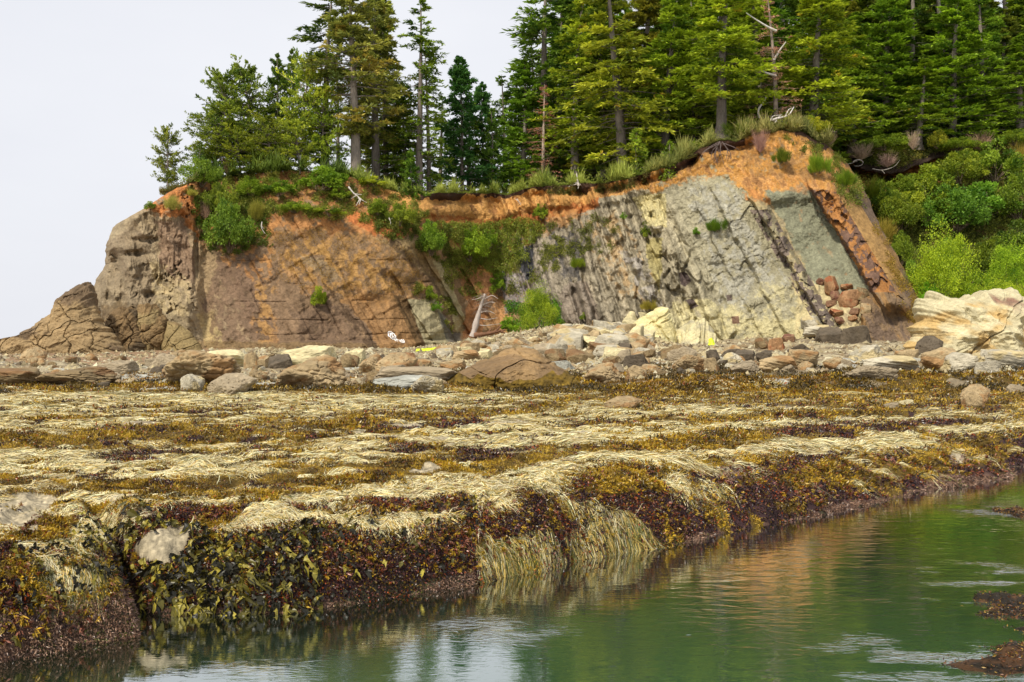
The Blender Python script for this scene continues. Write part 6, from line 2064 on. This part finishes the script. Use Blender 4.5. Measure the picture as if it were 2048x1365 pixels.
# grass along the crest and plateau front
def crest_grass(N, x0, x1, back, L, ca, cb, seed, sag=.0):
    rg = np.random.default_rng(seed)
    px = rg.uniform(x0, x1, N)
    k = np.clip(np.searchsorted(CPX[-1], px), 0, NC - 1)
    t = CV[-1][k]
    b_ = rg.uniform(-.3, 1, N) ** 2 * back * np.sign(rg.uniform(-.15, 1, N))
    c = np.stack([(px - 1024) / F * (t[:, 1] + b_), t[:, 1] + b_, t[:, 2] + .05], -1)
    h = L * (0.45 + .8 * (vn(px / 9.0, px * 0, 0.0, seed) + .6 * vn(px / 31.0, px * 0, 0.0, seed + 1)))
    h = np.clip(h, .15, None) * rg.uniform(.5, 1.2, N)
    d = unit(rg.normal(0, .33, (N, 3)) + np.array([0, -.1 - sag, 1.0 - sag]))
    c = c + d * (h * rg.uniform(0, .6, N))[:, None]
    v, f = leaves(c, d, unit(rg.normal(0, 1, (N, 3))), h, .07, .1)
    m = np.clip(.5 + .5 * vn(px / 14.0, px * 0, 0.0, seed + 2) + rg.normal(0, .25, N), 0, 1)[:, None]
    return v, f, rep4(lin(*ca) * (1 - m) + lin(*cb) * m)


for (N, x0, x1, back, L, ca, cb, seed) in ((26000, 700, 1300, 5, 1.1, (96, 116, 40), (176, 186, 84), 211), (16000, 1290, 1500, 5, 1.1, (100, 112, 50), (170, 168, 90), 212),
                                          (16000, 1480, 1660, 5, 1.2, (84, 96, 40), (168, 160, 92), 213), (14000, 380, 720, 6, 1.3, (60, 86, 28), (120, 140, 50), 214), (4000, 320, 400, 3, .5, (84, 92, 44), (140, 132, 80), 215)):
    stuff('crest_grass', *[x if i < 2 else x for i, x in enumerate(crest_grass(N, x0, x1, back, L, ca, cb, seed)[:2])], M_GRASS, crest_grass(N, x0, x1, back, L, ca, cb, seed)[2])

# creeping plants on the cliff face and grass in the gully
cpx, cpy = CPX.ravel(), (CPY + 0 * CPX).ravel()
cvf = CV.reshape(-1, 3)
w1 = fbm(CPX / 16, CPY / 16, 0.0, 4, 221)
def face_plants(poly, N, thr, sz, ca, cb, seed, upd=.4, wid=.5):
    m = inside(CPX + 20 * w1, CPY * np.ones_like(CPX) + 12 * w1, poly) & (fbm(CPX / 11, CPY / 11, 0.0, 4, seed) > thr)
    if m.sum() < 50:
        return
    idx = np.random.default_rng(seed).choice(np.flatnonzero(m.ravel()), N)
    rg = np.random.default_rng(seed + 1)
    c = cvf[idx] + rg.normal(0, .12, (N, 3)) + np.array([0, -.12, 0])
    d = unit(rg.normal(0, 1, (N, 3)) + np.array([0, -.6, upd]))
    v, f = leaves(c, d, unit(rg.normal(0, 1, (N, 3))), sz * rg.uniform(.6, 1.4, N), sz * wid, .1)
    mm = np.clip(.5 + .7 * fbm(cpx[idx] / 7, cpy[idx] / 7, 0.0, 3, seed + 3) + rg.normal(0, .2, N), 0, 1)[:, None]
    stuff('creeping_plants', v, f, M_BROAD, rep4(lin(*ca) * (1 - mm) + lin(*cb) * mm))


GA, GB = (80, 92, 34), (164, 166, 72)
face_plants([(420, 345), (760, 350), (860, 400), (850, 470), (700, 440), (560, 430), (420, 440)], 26000, .02, .22, GA, GB, 231)
face_plants([(380, 380), (540, 380), (540, 490), (430, 520), (400, 470)], 11000, -.1, .24, GA, (112, 132, 46), 232)
face_plants([(740, 420), (900, 450), (900, 540), (840, 500), (760, 470)], 9000, -.05, .22, (70, 84, 30), (126, 136, 54), 233)
face_plants([(890, 450), (1060, 440), (1090, 450), (1040, 520), (1000, 560), (960, 530), (900, 530)], 22000, -.35, .22, (96, 116, 40), (170, 178, 76), 234)
face_plants([(880, 520), (960, 520), (960, 600), (900, 580)], 5000, -.1, .2, GA, GB, 235)
face_plants([(1000, 540), (1080, 500), (1110, 470), (1180, 500), (1060, 560), (1010, 640)], 7000, .0, .2, GA, GB, 236)
face_plants([(540, 460), (700, 460), (820, 500), (860, 590), (760, 600), (640, 590), (560, 560)], 12000, -.05, .16, (150, 118, 50), (190, 152, 72), 237, .8, .2)
face_plants([(820, 560), (900, 600), (905, 670), (870, 620), (830, 590)], 3500, .0, .2, GA, GB, 238)
face_plants([(1090, 440), (1200, 430), (1260, 470), (1200, 520), (1100, 480)], 3500, .12, .18, (92, 104, 44), (140, 140, 64), 239)
face_plants([(1560, 270), (1700, 300), (1740, 400), (1700, 420), (1650, 340)], 7000, .02, .2, GA, (140, 150, 56), 240)
face_plants([(1740, 400), (1790, 470), (1840, 590), (1870, 690), (1820, 640), (1760, 500)], 3500, .1, .18, (130, 112, 44), (170, 140, 60), 241)
face_plants([(1050, 360), (1300, 345), (1290, 372), (1100, 392)], 5000, .1, .2, (110, 92, 60), (128, 132, 60), 242)
face_plants([(1020, 610), (1110, 600), (1130, 670), (1020, 680)], 7000, -.3, .24, (60, 120, 30), (120, 170, 50), 243)

# undergrowth over the right-hand slope
hm = (HPX > 1640) & (HPX < 2120) & (fbm(HPX / 22, HPY / 22, 0.0, 4, 245) > -.30)
hm &= ~((HV > HCV - .07) & (HV < HCV + .03) & (HPX < 1890) & (fbm(HPX / 30, HPY / 30, 0.0, 3, 247) > -.35))
hv3 = HVt[:len(hv)].reshape(-1, 3)
idx = RNG.choice(np.flatnonzero(hm.ravel()), 130000)
N = len(idx)
c = hv3[idx] + RNG.normal(0, .35, (N, 3)) + np.array([0, -.3, .1])
v, f = leaves(c, unit(RNG.normal(0, 1, (N, 3)) + np.array([0, -.4, .5])), unit(RNG.normal(0, 1, (N, 3))), RNG.uniform(.15, .42, N), .13, .1)
cn_ = fbm(HPX / 14, HPY / 14, 0.0, 4, 246).ravel()[idx]
cm_ = fbm(HPX / 40, HPY / 40, 0.0, 3, 248).ravel()[idx]
m = np.clip(.4 + .9 * cn_ + RNG.normal(0, .2, N), 0, 1)[:, None]
col = lin(62, 78, 30) * (1 - m) + lin(158, 162, 66) * m
col = np.where((cm_ + RNG.normal(0, .1, N) > .25)[:, None], col * np.array([1.35, 1.1, 1.3]), col)
stuff('slope_undergrowth', v, f, M_BROAD, rep4(col))

# gravel and chips between the boulders and on the bank
oct_v = np.array([[1, 0, 0], [0, 1, 0], [-1, 0, 0], [0, -1, 0], [0, 0, 1], [0, 0, -1.0]])
oct_f = np.array([[0, 1, 4], [1, 2, 4], [2, 3, 4], [3, 0, 4], [1, 0, 5], [2, 1, 5], [3, 2, 5], [0, 3, 5]])
wg = np.where(GY > 70, 2.5, 1.0) * np.where((GPX > 850) & (GPX < 1350), 3.0, 1.0)
idx = pick((GPX > -60) & (GPX < 2110) & (GY > 38) & (GY < 116), 24000, wg)
c, n, d = place(idx)
N = len(idx)
sz = (.10 + .22 * RNG.random(N) ** 4) * (d / 70) ** .6
ov = oct_v[None] * (sz[:, None, None] * RNG.uniform(.5, 1.3, (N, 1, 3))) + RNG.normal(0, .18, (N, 6, 3)) * sz[:, None, None]
a_ = RNG.uniform(0, 6.28, N)
ca_, sa_ = np.cos(a_)[:, None], np.sin(a_)[:, None]
ov = np.stack([ov[..., 0] * ca_ - ov[..., 1] * sa_, ov[..., 0] * sa_ + ov[..., 1] * ca_, ov[..., 2] * .8], -1)
u_ = RNG.random(N)
col = np.where((u_ < .4)[:, None], lin(166, 152, 118), np.where((u_ < .65)[:, None], lin(134, 116, 88), np.where((u_ < .85)[:, None], lin(180, 172, 144), lin(100, 88, 70)))) * RNG.uniform(.8, 1.15, (N, 1))
o = link('gravel', mesh_data('gravel', (c[:, None] + ov).reshape(-1, 3), (oct_f[None] + (np.arange(N) * 6)[:, None, None]).reshape(-1, 3), M_ROCK, np.repeat(col, 6, 0), False))
o['kind'] = 'stuff'
# clumped weed skirts under the shore rocks
idx = pick((GPX > -60) & (GPX < 2110) & (GY >= 33.5) & (GY < 47) & (fbm(GX / 1.4, GY / 1.8, 0.0, 4, 205) > .02) & ((GPX > 860) | (GY < 40)), 50000)
c, n, d = place(idx)
N = len(idx)
v, f = leaves(c + n * .03 + np.array([0, -.05, .06]) * RNG.random((N, 1)), unit(RNG.normal(0, 1, (N, 3)) + n * .5), unit(RNG.normal(0, 1, (N, 3))), .10 * RNG.uniform(.6, 1.6, N), .05, .1)
m = np.clip(.3 + .7 * fbm(c[:, 0] * 1.5, c[:, 1] * 1.5, 0.0, 3, 206) + RNG.normal(0, .2, N), 0, 1)[:, None]
stuff('rockweed', v, f, M_WEED, rep4(lin(40, 34, 14) * (1 - m) + lin(120, 96, 32) * m))
